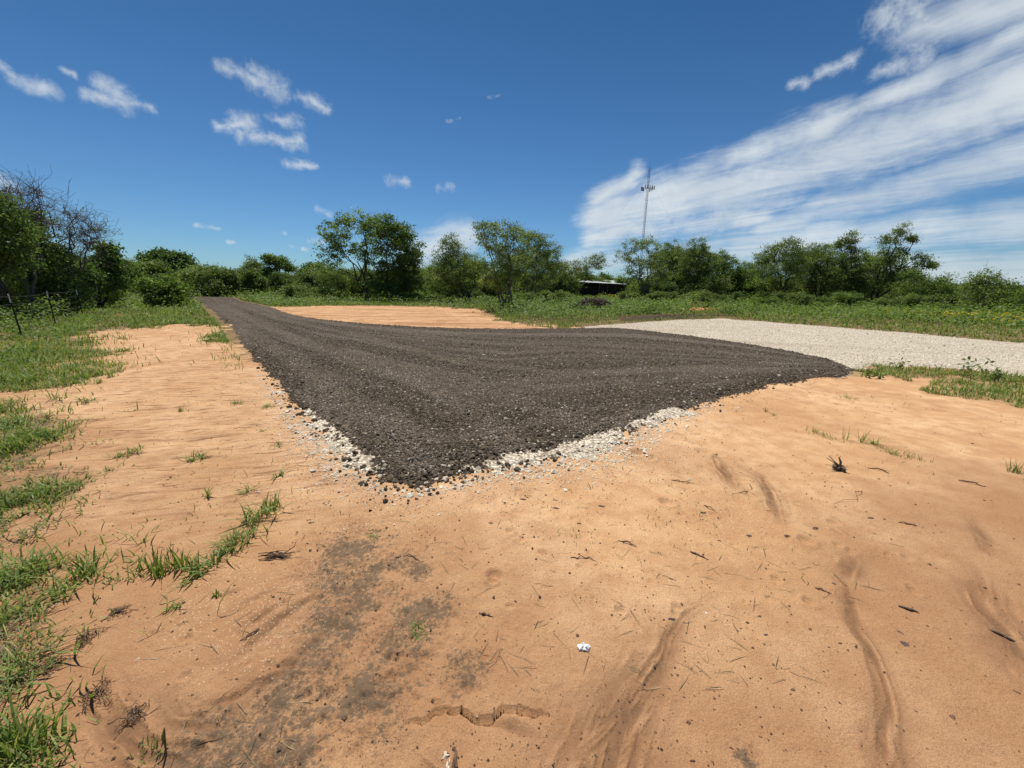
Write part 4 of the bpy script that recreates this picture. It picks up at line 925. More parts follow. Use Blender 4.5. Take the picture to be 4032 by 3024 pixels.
for px, dist, row in spots:
    hor = 1130 + (px - 2016) * .015
    if 2240 < px < 2480 and row == 0: continue
    a = (px - W0 / 2) / FPX / math.cos(PITCH) * 1.0
    Yd = dist; X = a * Yd; Y = Yd
    if px < 300 or px > 3900: Y = dist * .8; X = a * Y
    if row == 0 and 300 < px < 1500 : pass
    if row == 9: X = (px - W0 / 2) / FPX / math.cos(PITCH) * dist; Y = dist
    want = (skyline(px) * rg.uniform(.70, 1.25)) / FPX * Y * 1.0 / math.cos(PITCH) ** 1 + CAMZ
    if row == 9: want = rg.uniform(0.8, 1.9)
    i = int(rg.integers(0, 5)); p = protos[i]
    if i in used: t = copy_tree(p)
    else: t = p; used.add(i)
    z0 = float(height(np.array([X]), np.array([Y]))[0])
    if not hasattr(p, 'h0'): pass
    h0 = max(v.co.z for ch in p.children if ch.name.startswith('crown') for v in ch.data.vertices) if ('h0' not in p) else p['h0']
    p['h0'] = h0
    s = want / h0
    t.location = (X, Y, z0); t.rotation_euler = (0, 0, rg.uniform(0, 6.28)); t.scale = (s * rg.uniform(1.0, 1.35), s * rg.uniform(1.0, 1.35), s)
    if row == 9:
        t.scale = (s * 1.5, s * 1.5, s); tag(t, BUSHES, 'bush', 'undergrowth bushes below the mesquites'); t.name = 'undergrowth_bush'; continue
    for lim, zn, lab in ZONES:
        if px < lim: tag(t, lab, 'tree', 'far trees, ' + zn); break
for p in protos:
    if 'h0' in p: pass
for o in list(bpy.data.objects):
    if 'h0' in o: del o['h0']
for i, p in enumerate(protos):
    if i not in used:
        for ch in list(p.children): bpy.data.objects.remove(ch)
        bpy.data.objects.remove(p)

# ------------------------------------------------------------------ fence
fb = [(88, 1335), (236, 1287), (340, 1249), (400, 1222), (450, 1200), (487, 1190), (515, 1181), (537, 1174)]
A = G(*fb[0]); Bf = G(520, 1180)
dirf = (Bf - A) / np.linalg.norm(Bf - A)
ts = [float((G(*q) - A) @ dirf) for q in fb]
ts = [-9.0, -4.6] + ts
froot = empty('wire_fence', (A[0], A[1], 0), 'barbed wire fence on dark steel posts with white tips at left', 'fence')
tops = []
for i, t in enumerate(ts):
    p = A + dirf * t; z0 = float(height(p[0:1], p[1:2])[0]); Lp = p - A
    T = Tubes(); lean = 0.02 * math.sin(i * 2.3)
    bx = np.array([[Lp[0], Lp[1], z0 - .3], [Lp[0] + lean, Lp[1], z0 + .99]])
    T.add(bx, .013, 4)
    T.add(bx + np.array([.028, 0, 0]), .010, 4)
    po = T.build('post', M['steel'], froot, smooth=False)
    T = Tubes(); tp = np.array([[Lp[0] + lean, Lp[1], z0 + .99], [Lp[0] + lean * 1.3, Lp[1], z0 + 1.22]]); T.add(tp, [.016, .015], 4); T.add(np.array([tp[1], tp[1] + [0, 0, .002]]), [.015, .001], 4)
    T.build('post_tip', M['whitepaint'], po, smooth=False)
    tops.append((Lp[0], Lp[1], z0))
for hgt in (1.16, 0.95, 0.72, 0.48, 0.25):
    T = Tubes(); pts = []
    for (a, b) in zip(tops[:-1], tops[1:]):
        for u in np.linspace(0, 1, 9)[:-1]:
            pts.append([a[0] * (1 - u) + b[0] * u, a[1] * (1 - u) + b[1] * u - .03, a[2] * (1 - u) + b[2] * u + hgt - .03 * math.sin(math.pi * u) + .01 * math.sin(hgt * 31 + a[0])])
    T.add(np.array(pts), .0026, 4)
    for k in range(0, len(pts) - 1):
        for u in np.linspace(0, 1, 5)[:-1]:
            c = np.array(pts[k]) * (1 - u) + np.array(pts[k + 1]) * u
            T.add(np.array([c + [-.015, 0, -.015], c + [.015, 0, .015]]), .002, 3); T.add(np.array([c + [.012, .01, -.015], c + [-.012, -.01, .015]]), .002, 3)
    T.build('wire', M['wire'], froot)
# weeds along it
def fx(y): return A[0] + dirf[0] / dirf[1] * (y - A[1])
weeds('fence_weeds', 'tangled weeds and saplings along the wire fence', 170000, 8, 45, -66, -25, lambda x, y, r: (x < fx(y) + 1.2 + .3 * fbm(x, y, 1.2, 5, 2)) & (x > fx(y) - 9), lambda x, y: np.where(x > fx(y) - .4, .22, 0.8), lambda r: .022 + .0019 * r, 61, mat='brush', mtone=.42)

# ------------------------------------------------------------------ radio tower
def box(T, c, hx, hy, hz):
    v = np.array([(sx * hx, sy * hy, sz * hz) for sx in (-1, 1) for sy in (-1, 1) for sz in (-1, 1)]) + np.asarray(c, float)
    f = np.array([(0, 1, 3, 2), (4, 6, 7, 5), (0, 4, 5, 1), (2, 3, 7, 6), (0, 2, 6, 4), (1, 5, 7, 3)])
    T.V.append(v); T.F.append(f + T.n); T.n += 8
def tower():
    dpt = 260.0
    d = ray(2528, 940); X = d[0] / d[1] * dpt
    top = ray(2558, 656); t = dpt / top[1]; Ht = CAMZ + top[2] * t
    X = (X + top[0] * t) / 2 + 0.4
    root = empty('radio_tower', (X, dpt, -2.2), 'tall thin guyed lattice radio tower rising behind the lone mesquite', 'tower')
    Ht += 2.2
    w = 0.72
    leg = [(w * math.cos(a), w * math.sin(a)) for a in (0.4, 0.4 + 2.094, 0.4 + 4.189)]
    T = Tubes()
    for (x, y) in leg: T.add(np.array([(x, y, 0), (x, y, Ht)]), .065, 4)
    z = 0.0; k = 0
    while z < Ht - 1.6:
        for a in range(3):
            p, q = leg[a], leg[(a + 1) % 3]
            if k % 2: p, q = q, p
            T.add(np.array([(*p, z), (*q, z + 1.5)]), .05, 3); T.add(np.array([(*p, z + 1.5), (*q, z + 1.5)]), .045, 3)
        z += 1.5; k += 1
    T.build('mast', M['tower'], root, smooth=False)
    T = Tubes(); T.add(np.array([(0, 0, Ht - .5), (0, 0, Ht + 5.5)]), [.035, .02], 4); T.build('whip_antenna', M['tower'], root)
    mid = ray(2546, 742); hz = CAMZ + mid[2] * dpt / mid[1] + 2.2
    for k in range(3):
        T = Tubes(); a = 0.4 + k * 2.094; ca, sa = math.cos(a), math.sin(a)
        T.add(np.array([(0, 0, hz), (ca * 3.2, sa * 3.2, hz)]), .09, 4); T.add(np.array([(ca * 3.0 - sa * 2.2, sa * 3.0 + ca * 2.2, hz), (ca * 3.0 + sa * 2.2, sa * 3.0 - ca * 2.2, hz)]), .08, 4)
        ar = T.build('antenna_arm', M['towerdark'], root)
        for u in (-2.1, -.7, .7, 2.1):
            T = Tubes(); box(T, (ca * 3.25 + sa * u, sa * 3.25 - ca * u, hz + .2 * (1 if u > 0 else -.4)), .17, .17, 1.1)
            T.build('antenna_panel', M['towerdark'], ar, smooth=False)
    for fr_, rad in ((.38, 38), (.66, 52), (.93, 66)):
        for k in range(3):
            a = 0.4 + k * 2.094; T = Tubes(); pts = []
            for u in np.linspace(0, 1, 9):
                pts.append((rad * u * math.cos(a), rad * u * math.sin(a), Ht * fr_ * (1 - u) - 1.5 * math.sin(math.pi * u)))
            T.add(np.array(pts), .022, 3); T.build('guy_wire', M['tower'], root)
tower()

# ------------------------------------------------------------------ shed
def shed():
    dpt = 62.0
    def at(px, py):
        d = ray(px, py); return d[0] / d[1] * dpt, CAMZ + d[2] / d[1] * dpt
    x0, _ = at(2268, 1165); x1, _ = at(2434, 1165); _, zl = at(2268, 1112); _, zr = at(2434, 1116)
    root = empty('shed', ((x0 + x1) / 2, dpt, 0), 'low dark shed with pale metal roof among the trees', 'shed')
    w = (x1 - x0) / 2; dp = 2.6
    T = Tubes(); box(T, (0, dp, (zl + .40) / 2), w, .06, (zl + .40) / 2); T.build('back_wall', M['shedwall'], root, smooth=False)
    for s in (-1, 1):
        T = Tubes(); box(T, (s * (w - .05), 0, (zr - .05) / 2), .05, dp - .07, (zr - .05) / 2); T.build('side_wall', M['shedwall'], root, smooth=False)
    T = Tubes(); box(T, (w * .45, -dp + .1, zr / 2 - .05), w * .52, .05, zr / 2 - .05); T.build('front_wall', M['shedwall'], root, smooth=False)
    T = Tubes(); box(T, (-w * .53, -dp + .13, zr * .42), w * .43, .05, zr * .42); T.build('half_wall', M['shedwall'], root, smooth=False)
    for x in (-w + .12, -w * .1, w * .28):
        T = Tubes(); T.add(np.array([(x, -dp - .05, 0), (x, -dp - .05, zr)]), .06, 6); T.build('post', M['oldwood'], root)
    # mono-pitch corrugated roof, sloping down towards the viewer
    n = 70; xs = np.linspace(-w - .25, w + .35, n); V = []
    for yy, zz in ((-dp - .4, zr - .02), (dp + .4, zl + .55)):
        for k, x in enumerate(xs): V.append((x, yy, zz + .022 * (k % 2) - (x / w) * .12))
    for yy, zz in ((-dp - .4, zr - .06), (dp + .4, zl + .51)):
        for k, x in enumerate(xs): V.append((x, yy, zz + .022 * (k % 2) - (x / w) * .12))
    F = [(k, k + 1, n + k + 1, n + k) for k in range(n - 1)] + [(2 * n + k, 3 * n + k, 3 * n + k + 1, 2 * n + k + 1) for k in range(n - 1)] + [(k, 2 * n + k, 2 * n + k + 1, k + 1) for k in range(n - 1)] + [(n + k, n + k + 1, 3 * n + k + 1, 3 * n + k) for k in range(n - 1)]
    mesh('roof', V, np.array(F), M['shedroof'], root)
shed()

# ------------------------------------------------------------------ brush piles
def brush_pile(name, label, px0, px1, pytop, pybase, mat, seed, n):
    rg = np.random.default_rng(seed)
    c = G((px0 + px1) / 2, pybase); dist = np.hypot(*c)
    a = G(px0, pybase); b = G(px1, pybase); w = np.linalg.norm(b - a) / 2
    d = ray((px0 + px1) / 2, pytop); h = CAMZ + d[2] / d[1] * c[1]
    T = Tubes(); z0 = float(height(c[0:1], c[1:2])[0])
    for i in range(n):
        u = rg.normal(size=3); u[2] *= .22; u /= np.linalg.norm(u)
        L = rg.uniform(.4, 1.5) * min(1, w)
        q = rg.uniform(-1, 1); hh = h * math.sqrt(max(0, 1 - q * q))
        cc = np.array([q * w * .85, rg.uniform(-1, 1) * w * .5, rg.uniform(0.03, 1) ** .8 * hh])
        p = curve(rg, cc - u * L / 2, cc + u * L / 2, 5, .06, .04); p[:, 2] = np.maximum(p[:, 2], .02)
        r = rg.uniform(.008, .035) * (1.4 if i % 9 == 0 else 1); T.add(p, np.linspace(r, r * .35, 5), 4)
        if rg.uniform() < .6:
            e = p[3] + rg.normal(size=3) * .25; e[2] = max(e[2], .02); T.add(np.array([p[3], e]), [r * .4, r * .15], 3)
    o = T.build(name, M[mat], smooth=True); o.location = (c[0], c[1], z0)
    tag(o, label, 'brush pile')
brush_pile('brush_pile', 'dark reddish-brown pile of cut branches in the weeds before the shed', 2262, 2412, 1178, 1222, 'brushpile', 11, 420)
brush_pile('brush_pile', 'silver-grey heap of dead branches left of the centre pair of trees', 1190, 1390, 1104, 1150, 'deadbark', 13, 380)

# ------------------------------------------------------------------ single plants
def tuft_mesh(rg, n, L, w, kind):
    az = rg.uniform(0, 2 * np.pi, n)
    r = rg.uniform(0, .12, n) * L
    x, y = r * np.cos(az), r * np.sin(az)
    lean = rg.uniform(.35, 1.5, n) if kind != 'up' else rg.uniform(.1, .6, n)
    tone = np.clip(rg.normal(.4, .18, n), 0, .7); tone = np.where(rg.uniform(0, 1, n) < .15, rg.uniform(.8, 1, n), tone)
    return blades(rg, x, y, np.full(n, -.004), L * rg.uniform(.35, 1.1, n), w * rg.uniform(.6, 1.2, n), lean, tone, az + rg.normal(0, .3, n))
TUFTS = [ # display x, y, size m, blades, blade width, spread m, label
 (560, 1118, .16, 70, .009, .10, 'bushy crabgrass clump at the upper end of the foreground grass line'),
 (585, 1100, .13, 45, .008, .05, 'grass clump with long arching blades behind the bushy crabgrass'),
 (530, 1160, .12, 55, .007, .08, 'grass clump second down the diagonal grass line on the sand'),
 (505, 1178, .13, 60, .006, .08, 'fine-bladed grass clump in the middle of the diagonal grass line'),
 (478, 1200, .10, 45, .007, .07, 'low grass clump left of the twig bundle'),
 (440, 1230, .11, 45, .009, .07, 'broad-bladed clump at the bottom of the diagonal grass line'),
 (420, 1252, .07, 30, .008, .05, 'small dark clump under the lowest broad-bladed clump'),
 (365, 1232, .12, 40, .009, .08, 'spreading clump with one long upright blade at right'),
 (335, 1228, .14, 40, .010, .07, 'clump with dark upright blades, leftmost of the diagonal line'),
 (395, 1225, .17, 14, .010, .03, 'long blades rising right of the spreading clump'),
 (265, 1252, .07, 24, .006, .06, 'thin flattened weed left of the diagonal grass line'),
 (467, 1285, .05, 18, .006, .02, 'tiny upright weed alone on the sand below the grass line'),
 (375, 1315, .06, 24, .006, .03, 'small weed casting a dark shadow below the diagonal line'),
 (448, 1075, .13, 12, .012, .015, 'single sprout with tall broad blades on the left sand'),
 (424, 990, .12, 46, .009, .05, 'rosette of grass alone in the middle of the left sand'),
 (290, 978, .10, 34, .008, .06, 'low spreading grass right of the left verge'),
 (255, 986, .09, 26, .008, .05, 'low grass beside the verge, left of its spreading neighbour'),
 (240, 1015, .09, 20, .006, .05, 'thin grass blades in front of the low spreading grass'),
 (600, 962, .07, 26, .006, .04, 'small weed near the pale stone fringe at left'),
 (606, 1030, .10, 22, .008, .04, 'straggly weed left of the pad front corner'),
 (567, 930, .06, 16, .006, .03, 'thin weed on the sand beside the white fringe'),
 (390, 888, .08, 22, .006, .02, 'small upright tuft alone on the upper left sand'),
 (535, 1062, .10, 26, .006, .05, 'weed with thin stems between fringe and crabgrass'),
 (512, 872, .09, 40, .009, .06, 'flat bright green weed on the sand by the road edge'),
 (578, 880, .08, 40, .007, .06, 'small leafy weed touching the pale gravel fringe'),
 (240, 815, .16, 34, .009, .04, 'upright tuft at the tip of the left grass patch'),
 (100, 838, .18, 50, .010, .08, 'star-shaped tuft below the left grass patch'),
 (170, 815, .10, 50, .012, .10, 'leafy low weed below the left grass patch'),
 (215, 828, .10, 26, .008, .05, 'small faint tuft between leafy weed and upright tuft'),
 (130, 865, .14, 40, .008, .10, 'spreading tuft in front of the star-shaped one'),
 (20, 875, .16, 50, .009, .12, 'tuft cut by the left edge above the verge grass'),
 (155, 920, .14, 50, .009, .10, 'tuft at the right end of the left verge grass'),
 (160, 1260, .15, 60, .008, .10, 'drooping tuft standing out from the near left verge'),
 (190, 1240, .17, 20, .011, .03, 'tall blades rising from the drooping tuft at near left'),
 (130, 1290, .08, 30, .007, .06, 'flat small tuft below the drooping one'),
 (60, 1240, .18, 160, .006, .12, 'thick fresh green tuft at the near left edge'),
 (20, 1640, .20, 110, .008, .08, 'bright long-bladed tuft in the bottom left corner'),
 (60, 1610, .12, 50, .008, .08, 'lower tuft right of the bottom left corner one'),
 (30, 1330, .16, 80, .006, .12, 'dry greenish tuft on the left edge above the corner'),
 (20, 1480, .14, 70, .007, .10, 'low mixed tuft on the left edge near the bottom'),
 (80, 1380, .12, 60, .005, .10, 'withered brown and green tuft beside the left edge'),
 (330, 1615, .05, 30, .005, .04, 'small mossy weed at the foot of the upright stick'),
 (660, 1300, .0, 0, 0, 0, None),
 (808, 1160, .06, 12, .005, .015, 'dark dried weed sprig above the dark crusted patch'),
 (1828, 950, .22, 12, .006, .02, 'tall thin grass with seed heads on the right sand'),
 (1862, 955, .20, 14, .006, .03, 'thin grass stalks just right of the tall seeded one'),
 (1883, 958, .13, 26, .008, .03, 'short dark grass tuft right of the thin stalks'),
 (1760, 935, .09, 40, .006, .10, 'low straggling grass left of the seeded stalks'),
 (1790, 945, .07, 30, .006, .08, 'low curled grass close left of the seeded stalks'),
 (1920, 975, .06, 60, .005, .09, 'creeping grass mat right of the short dark tuft'),
 (1970, 990, .06, 50, .005, .09, 'creeping grass further along the right sand'),
 (1934, 983, .07, 16, .005, .02, 'short pale tuft among the creeping grass'),
 (1655, 888, .09, 12, .007, .02, 'small upright tuft near the right pad edge'),
 (1670, 895, .07, 14, .007, .03, 'small slanting tuft beside the one at the pad edge'),
 (1860, 800, .12, 90, .010, .10, 'leafy green weed at the right tip of the gravel pad'),
 (1895, 790, .16, 110, .009, .16, 'dense green clump between pad tip and white drive'),
 (2195, 1020, .14, 40, .006, .05, 'weed with upright stalks cut by the right edge'),
 (1830, 858, .08, 40, .007, .12, 'creeping weed on the sand right of the pad tip'),
 (1180, 1335, .0, 0, 0, 0, None),
 (900, 1350, .04, 40, .004, .03, 'tiny dark green plant in the crusted patch'),
 (905, 1370, .035, 30, .004, .03, 'tiny plant just below its twin in the crusted patch'),
]
for i, (sx, sy, L, n, w, sp, lab) in enumerate(TUFTS):
    if n == 0: continue
    rg = np.random.default_rng(400 + i)
    p = Dp(sx, sy)
    V, F, T = tuft_mesh(rg, n, L, w, 'up' if 'upright' in lab or 'tall' in lab or 'long' in lab else 'low')
    off = rg.normal(size=(n, 2)) * sp * .55
    V = V.reshape(n, 7, 3); V[:, :, :2] += off[:, None]; V = V.reshape(-1, 3)
    o = mesh('grass_tuft' if 'grass' in lab or 'tuft' in lab or 'blade' in lab or 'clump' in lab else 'weed', V, F, M['grass'], attrs=dict(tone=T))
    o.location = (p[0], p[1], float(height(p[0:1], p[1:2])[0]))
    tag(o, lab, 'grass' if 'grass' in o.name else 'weed', 'plants growing on the sand')

def broad_plant(sx, sy, h, lab, seed, n=26, ls=.09, mat='weed'):
    rg = np.random.default_rng(seed); p = Dp(sx, sy)
    root = empty('broadleaf_weed', (p[0], p[1], float(height(p[0:1], p[1:2])[0])), lab, 'weed', 'broad leaved weeds beside the drive')
    T = Tubes(); c = []
    for k in range(4):
        e = np.array([rg.normal() * h * .3, rg.normal() * h * .3, h * rg.uniform(.6, 1)]); q = curve(rg, (0, 0, 0), e, 5, .04, 0); T.add(q, np.linspace(.005, .002, 5), 4)
        for u in rg.uniform(.3, 1, n // 4): c.append(q[0] * (1 - u) + e * u + rg.normal(size=3) * .02)
    T.build('stem', M['weed'], root)
    c = np.array(c); V, F, Tn = leaf_quads(rg, c, ls * rg.uniform(.7, 1.3, len(c)), ls * .42, .35, .3, rg.uniform(.0, .5, len(c)))
    mesh('leaves', V, F, M[mat], root, attrs=dict(tone=Tn))
broad_plant(1942, 800, .34, 'dark upright broad-leaved weed on the strip beside the white drive', 1)
broad_plant(2085, 812, .42, 'tall broad-leaved weed near the right end of the grass strip', 2, 36, .11)
broad_plant(1870, 812, .20, 'low broad-leaved weed right beside the pad tip', 3)
broad_plant(2150, 822, .30, 'broad-leaved weed at the right edge of the grass strip', 4, 36, .1)
broad_plant(1900, 815, .16, 'small broad-leaved weed on bare sand below the strip', 5)
for i, (sx, sy, h, lab) in enumerate([(1640, 668, .5, 'rounded dark-leaved shrub beside the red dirt mound'), (1580, 672, .6, 'low leafy shrub on the weed bed right of the red dirt mound'), (1440, 668, .5, 'dark bushy weed left of the red dirt mound'), (1400, 672, .5, 'leafy bushy weed between brush pile and red mound')]):
    rg = np.random.default_rng(70 + i); p = Dp(sx, sy + 6); n = 700
    u = rg.normal(size=(n, 3)); u /= np.linalg.norm(u, axis=1)[:, None]; u[:, 2] = np.abs(u[:, 2])
    P = u * rg.uniform(.5, 1, (n, 1)) * np.array([.9, .8, h])
    V, F, Tn = leaf_quads(rg, P, .12 * rg.uniform(.7, 1.3, n), .08, .3, .3, rg.uniform(0, .7, n))
    o = mesh('leafy_shrub', V, F, M['weed'], attrs=dict(tone=Tn)); o.location = (p[0], p[1], 0); tag(o, lab, 'shrub', 'leafy shrubs in the weed bed')

# strip of yellow tape caught on a low limb of the windswept tree
_p = G(3440, 1214); _d = ray(3470, 1186); _t = _p[1] / _d[1]
T = Tubes(); T.add(np.array([(-.14, 0, -.08), (-.12, .01, .04), (-.03, .02, .09), (.08, 0, .08), (.13, 0, .0), (.15, 0, -.06)]), [.02, .03, .035, .03, .03, .015], 4)
o = T.build('yellow_tape', M['flower']); o.location = (_d[0] * _t, _p[1], CAMZ + _d[2] * _t); tag(o, 'scrap of yellow tape hanging low on the windswept mesquite', 'tape')
# yellow flowers: a bed before the shed and a drift at the right edge
def flowers(name, lab, pts, n, seed, z0=.35, z1=.6):
    rg = np.random.default_rng(seed); pg = poly(pts); lo, hi = pg.min(0), pg.max(0)
    x = rg.uniform(lo[0], hi[0], n); y = rg.uniform(lo[1], hi[1], n); k = sdist(x, y, pg) > 0; x, y = x[k], y[k]
    z = height(x, y) + rg.uniform(z0, z1, len(x))
    V = []; F = []; T = []
    P = np.repeat(np.stack([x, y, z], -1), 6, axis=0)
    V, F, T = leaf_quads(rg, P, .075, .05, 0, .5, rg.uniform(0, 1, len(P)))
    o = mesh(name, V, F, M['flower'], attrs=dict(tone=T)); tag(o, lab, 'flowers', kind='stuff')
flowers('yellow_flowers', 'yellow wildflowers in front of the shed', [(1290, 646), (1345, 645), (1350, 652), (1330, 656), (1290, 655)], 420, 3, .5, .8)
flowers('yellow_wildflowers', 'yellow wildflowers scattered at the right end of the weed bed', [(1850, 686), (2000, 685), (2212, 696), (2280, 720), (2212, 716), (2000, 700)], 330, 4, .35, .6)

# ------------------------------------------------------------------ litter on the sand
def put(o, p, z=0.0): o.location = (p[0], p[1], float(top_h(p[0], p[1])[0]) + z)
STK = [ # (ax, ay, bx, by) display, radius, label
 (855, 1206, 915, 1216, .0035, 'curved brown twig right of the dark crusted patch'),
 (1620, 1045, 1578, 1068, .003, 'hooked brown twig lying below the uprooted weed'),
 (1828, 1030, 1800, 1090, .0022, 'long thin curved stem just below the uprooted weed'),
 (1873, 1012, 1935, 1030, .005, 'dark curved stick right of the uprooted weed'),
 (2070, 1038, 2130, 1052, .006, 'dark stick on the sand at far right'),
 (1450, 1038, 1500, 1046, .004, 'thin forked twig left of the uprooted weed'),
 (1520, 1092, 1550, 1110, .0035, 'short twig right of the gravel tip on open sand'),
 (1940, 1130, 1995, 1140, .004, 'brown twig in the middle of the right sand'),
 (1232, 1205, 1290, 1214, .003, 'thin twig right of the two hoof prints'),
 (1335, 1168, 1375, 1182, .005, 'short thick stick on the sand right of centre'),
 (1490, 1194, 1530, 1212, .005, 'short stick above the small black leaf at right'),
 (1760, 1270, 1795, 1284, .004, 'dark splinter right of the long rill'),
 (1940, 1310, 1985, 1325, .007, 'dark splinter of wood on the right foreground sand'),
 (2138, 1358, 2200, 1385, .006, 'forked dark splinter near the lower right edge'),
 (1035, 1325, 1065, 1333, .005, 'short dark stick below centre on the sand'),
 (2090, 1335, 2150, 1350, .004, 'x'),
 (560, 1355, 500, 1400, .003, 'thin dark stem on the rippled sand at lower left'),
 (1116, 1030, 1080, 1022, .0035, 'x'),
 (700, 1445, 690, 1462, .003, 'x')]
for i, (ax, ay, bx, by, r, lab) in enumerate(STK):
    if lab == 'x': continue
    rg = np.random.default_rng(500 + i); a, b = Dp(ax, ay), Dp(bx, by); mid = (a + b) / 2
    T = Tubes(); A3 = np.array([*(a - mid), r * .8]); B3 = np.array([*(b - mid), r * .9])
    L = np.linalg.norm(B3 - A3); q = curve(rg, A3, B3, 8, .035, .03); perp = np.array([-(B3 - A3)[1], (B3 - A3)[0], 0]) / L
    q += perp * (np.sin(np.linspace(0, np.pi, 8)) * L * (.18 if 'curved' in lab or 'hook' in lab else .03))[:, None]
    T.add(q, r * np.array([.6, 1, 1.1, 1, .95, .8, .6, .3]), 5)
    T.add(np.array([q[4], q[4] + (q[6] - q[4]) * .6 + perp * L * .15 + np.array([0, 0, .01])]), [r * .5, r * .2], 4)
    o = T.build('stick' if 'stick' in lab or 'splinter' in lab else 'twig', M['twig']); put(o, mid, 0.0); tag(o, lab, 'twig', 'sticks lying on the sand')
# bundle of twigs near the grass line
rg = np.random.default_rng(9); p = Dp(602, 1202); T = Tubes()
for k in range(16):
    a = rg.normal(.12, .16); L = rg.uniform(.07, .17); c = np.array([rg.normal() * .02, rg.normal() * .008, .006 + rg.uniform(0, .018)])
    u = np.array([math.cos(a), math.sin(a) * .8, rg.normal() * .08]); T.add(curve(rg, c - u * L / 2, c + u * L / 2, 5, .03, .02), np.linspace(.0035, .0015, 5), 4)
T.add(np.array([(.02, .01, .01), (.07, .05, .03), (.08, .06, .06)]), [.004, .003, .002], 4)
o = T.build('twig_bundle', M['twig']); put(o, p); tag(o, 'little bundle of dark twigs right of the diagonal grass line', 'twigs')
# upright stick at bottom left
p = Dp(366, 1655); T = Tubes(); T.add(np.array([(0, -.05, -.02), (.0, 0, .05), (-.004, .01, .10), (0, .015, .15)]), [.003, .003, .0035, .002], 5)
o = T.build('stick', M['drygrass']); put(o, p); tag(o, 'short bleached stick standing upright at the bottom edge', 'stick')
# uprooted weed
p = Dp(1812, 1016); root = empty('uprooted_weed', (p[0], p[1], float(height(p[0:1], p[1:2])[0])), 'dried uprooted weed with a dark root ball on the right sand', 'dead plant')
rg = np.random.default_rng(12)
P, Fc, t_, od = stones(rg, np.zeros(9) + rg.normal(0, .02, 9), rg.normal(0, .015, 9), np.full(9, .028), np.full(9, .05)); T = Tubes(); T.V.append(P); T.F = []
mesh('root_ball', P, Fc, M['twig'], root)
T = Tubes()
for k in range(26):
    e = rg.normal(size=3) * np.array([.05, .04, .02]); e[2] = abs(e[2]) * .6; T.add(curve(rg, (0, 0, .02), e, 4, .1, 0), [.003, .0025, .002, .001], 3)
T.build('root', M['twig'], root)
T = Tubes()
for (x, z, r) in ((-.10, .13, .008), (-.12, .11, .006), (-.01, .12, .012), (.01, .10, .008), (-.12, .05, .003)):
    T.add(curve(rg, (0, 0, .03), (x, .02, z), 5, .05, .02), np.linspace(r, r * .4, 5), 5)
T.build('stem', M['deadbark'], root)
# crumpled paper
def lumpy(name, sx, sy, size, mat, lab, cat, seed, flat=.35, elong=1.0, rot=0., nseg=14, group=None, jag=.25):
    rg = np.random.default_rng(seed); p = Dp(sx, sy); n = nseg
    V = [(0, 0, size * flat * .7)]; a = np.linspace(0, 2 * np.pi, n, endpoint=False)
    rr = size * .5 * (1 + rg.normal(size=n) * jag)
    for ring, (k, zf) in enumerate(((.55, .95), (1.0, .55), (.97, .0))):
        for i in range(n):
            x, y = rr[i] * k * math.cos(a[i]) * elong, rr[i] * k * math.sin(a[i]) / elong
            V.append((x * math.cos(rot) - y * math.sin(rot), x * math.sin(rot) + y * math.cos(rot), size * flat * (zf + rg.normal() * .25 * (zf > 0))))
    F3 = [(0, 1 + i, 1 + (i + 1) % n) for i in range(n)]; F4 = []
    for r in range(2):
        for i in range(n): F4.append((1 + r * n + i, 1 + (r + 1) * n + i, 1 + (r + 1) * n + (i + 1) % n, 1 + r * n + (i + 1) % n))
    F3 += [(1 + 2 * n, 1 + 2 * n + i + 1, 1 + 2 * n + i) for i in range(1, n - 1)]
    o = mesh(name, V, [np.array(F3), np.array(F4)], M[mat]); put(o, p, -.001); tag(o, lab, cat, group); return o
lumpy('paper_scrap', 1261, 1400, .046, 'paper', 'crumpled scrap of white paper on the foreground sand', 'paper', 1, .35, 1.2, 0, 18, jag=.3)
lumpy('paper_scrap', 1526, 1325, .010, 'paper', 'tiny white paper bit right of the large scrap', 'paper', 2, .35)
lumpy('pale_stone', 962, 1627, .022, 'stone_white', 'pale flat stone at the bottom edge', 'stone', 3, .3, 1.0)
lumpy('pale_stone', 967, 1650, .022, 'stone_white', 'long narrow pale stone touching the flat one at the bottom edge', 'stone', 4, .3, .6)
lumpy('bark_chip', 983, 1640, .035, 'leaflit', 'brown bark piece beside the pale stones at the bottom edge', 'bark', 5, .3, .6)
lumpy('pale_pebble', 845, 1235, .020, 'ground', 'x', 'stone', 6, .35) if False else None
lumpy('bark_chip', 1953, 1392, .034, 'chip', 'largest dark bark chip on the right foreground sand', 'bark', 7, .12, 1.15, -.3, 10, jag=.12)
lumpy('bark_chip', 1942, 1366, .022, 'leaflit', 'narrow brown bark chip just above the largest one', 'bark', 8, .12, 1.6, -.7, 10, jag=.1)
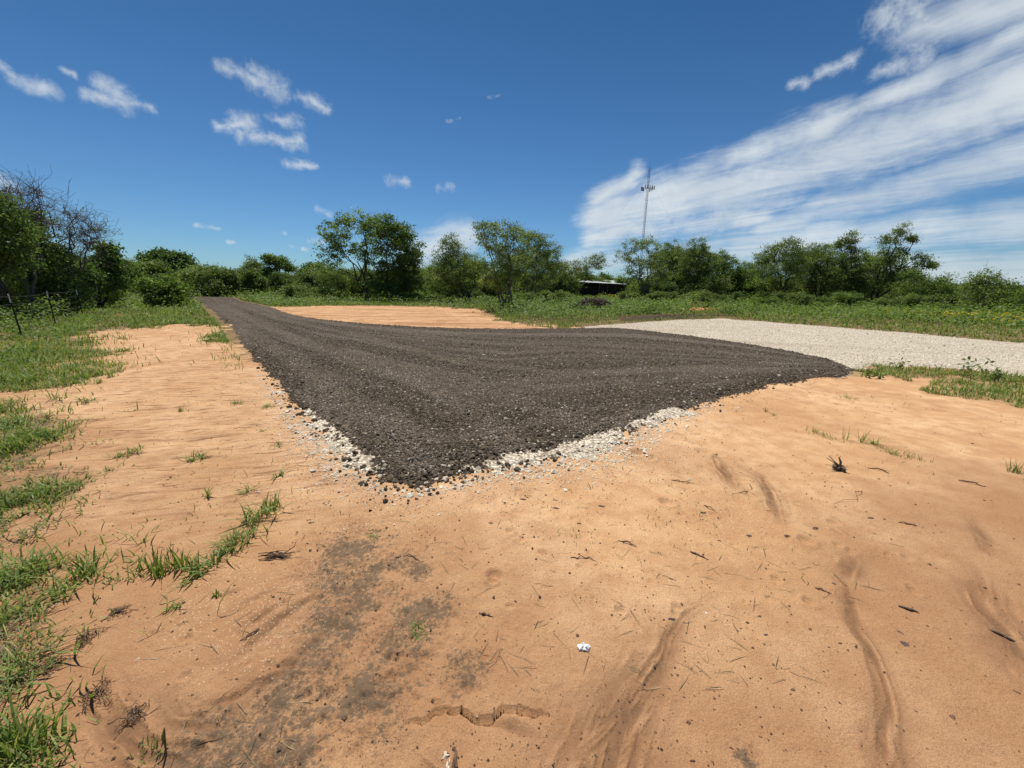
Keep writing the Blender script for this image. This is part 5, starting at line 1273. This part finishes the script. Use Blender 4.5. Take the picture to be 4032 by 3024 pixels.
LEAVES = [(1450, 1337, .028, 'blackish curled leaf beside the fan-shaped rill'), (1640, 1332, .022, 'oval grey leaf right of the fan-shaped rill'), (1654, 1373, .022, 'ragged dark leaf below the oval grey one'), (1600, 1357, .014, 'small grey leaf left of the ragged dark one'),
          (1800, 1262, .020, 'grey-green leaf by the dark splinter'), (1450, 1252, .022, 'brown pointed leaf above the fan-shaped rill'), (1300, 1094, .045, 'dark curled leaf on the sand below the fringe'), (1200, 1080, .035, 'brown leaf left of the dark curled one'), (1130, 1078, .040, 'brown leaf in front of the white fringe'),
          (1520, 1108, .05, 'dark leaf in a hollow on the right sand'), (1618, 1158, .04, 'dark leaf near the crossing rills'), (1762, 1142, .05, 'dark brown leaf in a print on the right sand'), (1700, 1160, .045, 'brown leaf in a shallow dent below the uprooted weed'), (1880, 1120, .045, 'reddish leaf on the right sand'),
          (1200, 1098, .04, 'dark leaf lowest of the group below the fringe'), (1060, 1130, .03, 'small dark leaf left of the hoof prints'), (1250, 1132, .03, 'dark pointed leaf right of the hoof prints'), (200, 1245, .03, 'x'), (1790, 1400, .014, 'small dark leaf beside the long rill'), (1910, 1210, .018, 'x')]
for i, (sx, sy, s, lab) in enumerate(LEAVES):
    if lab == 'x': continue
    lumpy('dead_leaf', sx, sy, s * .8, 'leaflit' if i % 2 else 'chip', lab, 'leaf', 30 + i, .16, 1.5, .3 * math.sin(i * 7), 9, 'dead leaves on the sand', .15)
# withered root clumps by the left verge
for i, (sx, sy, s, lab) in enumerate([(255, 1325, .035, 'dark dry root clump on the sand right of the left verge'), (190, 1385, .05, 'grey withered root clump beside the left verge'), (210, 1500, .05, 'matted dry root clump on the lower left sand'), (290, 1545, .035, 'small dark root clump right of the matted one'), (145, 1352, .04, 'x'), (110, 1440, .06, 'large withered clump on the left verge edge')]):
    if lab == 'x': continue
    rg = np.random.default_rng(90 + i); T = Tubes(); p = Dp(sx, sy)
    for k in range(34):
        c = rg.normal(size=3) * s * .5; c[2] = abs(c[2]) * .3; u = rg.normal(size=3); u[2] *= .3; u *= s * .5
        q = curve(rg, c - u, c + u, 4, .12, .1); q[:, 2] = np.maximum(q[:, 2], .001); T.add(q, np.linspace(.0016, .0008, 4), 3)
    o = T.build('root_clump', M['twig']); put(o, p); tag(o, lab, 'dead plant', 'dry root clumps at lower left')
# straw
rg = np.random.default_rng(95)
x, y, r = sample(rg, 900, .9, 6, -50, 50); k = (sand_mask(x, y) > .05) & (road_sd(x, y) < -.1) & (fbm(x, y, .5, 211, 3) > 0.0); x, y, r = x[k], y[k], r[k]
V, F, T = blades(rg, x, y, height(x, y) + .003, rg.uniform(.02, .06, len(x)), np.full(len(x), .0016) * (1 + .3 * r), np.full(len(x), 2.2), rg.uniform(0, 1, len(x)))
V[:, 2] = height(V[:, 0], V[:, 1]) + .003 + .004 * rg.uniform(0, 1, len(V))
o = mesh('straw', V, F, M['drygrass'], attrs=dict(tone=T)); tag(o, 'bits of dry straw and grass scattered over the sand', 'straw', kind='stuff')
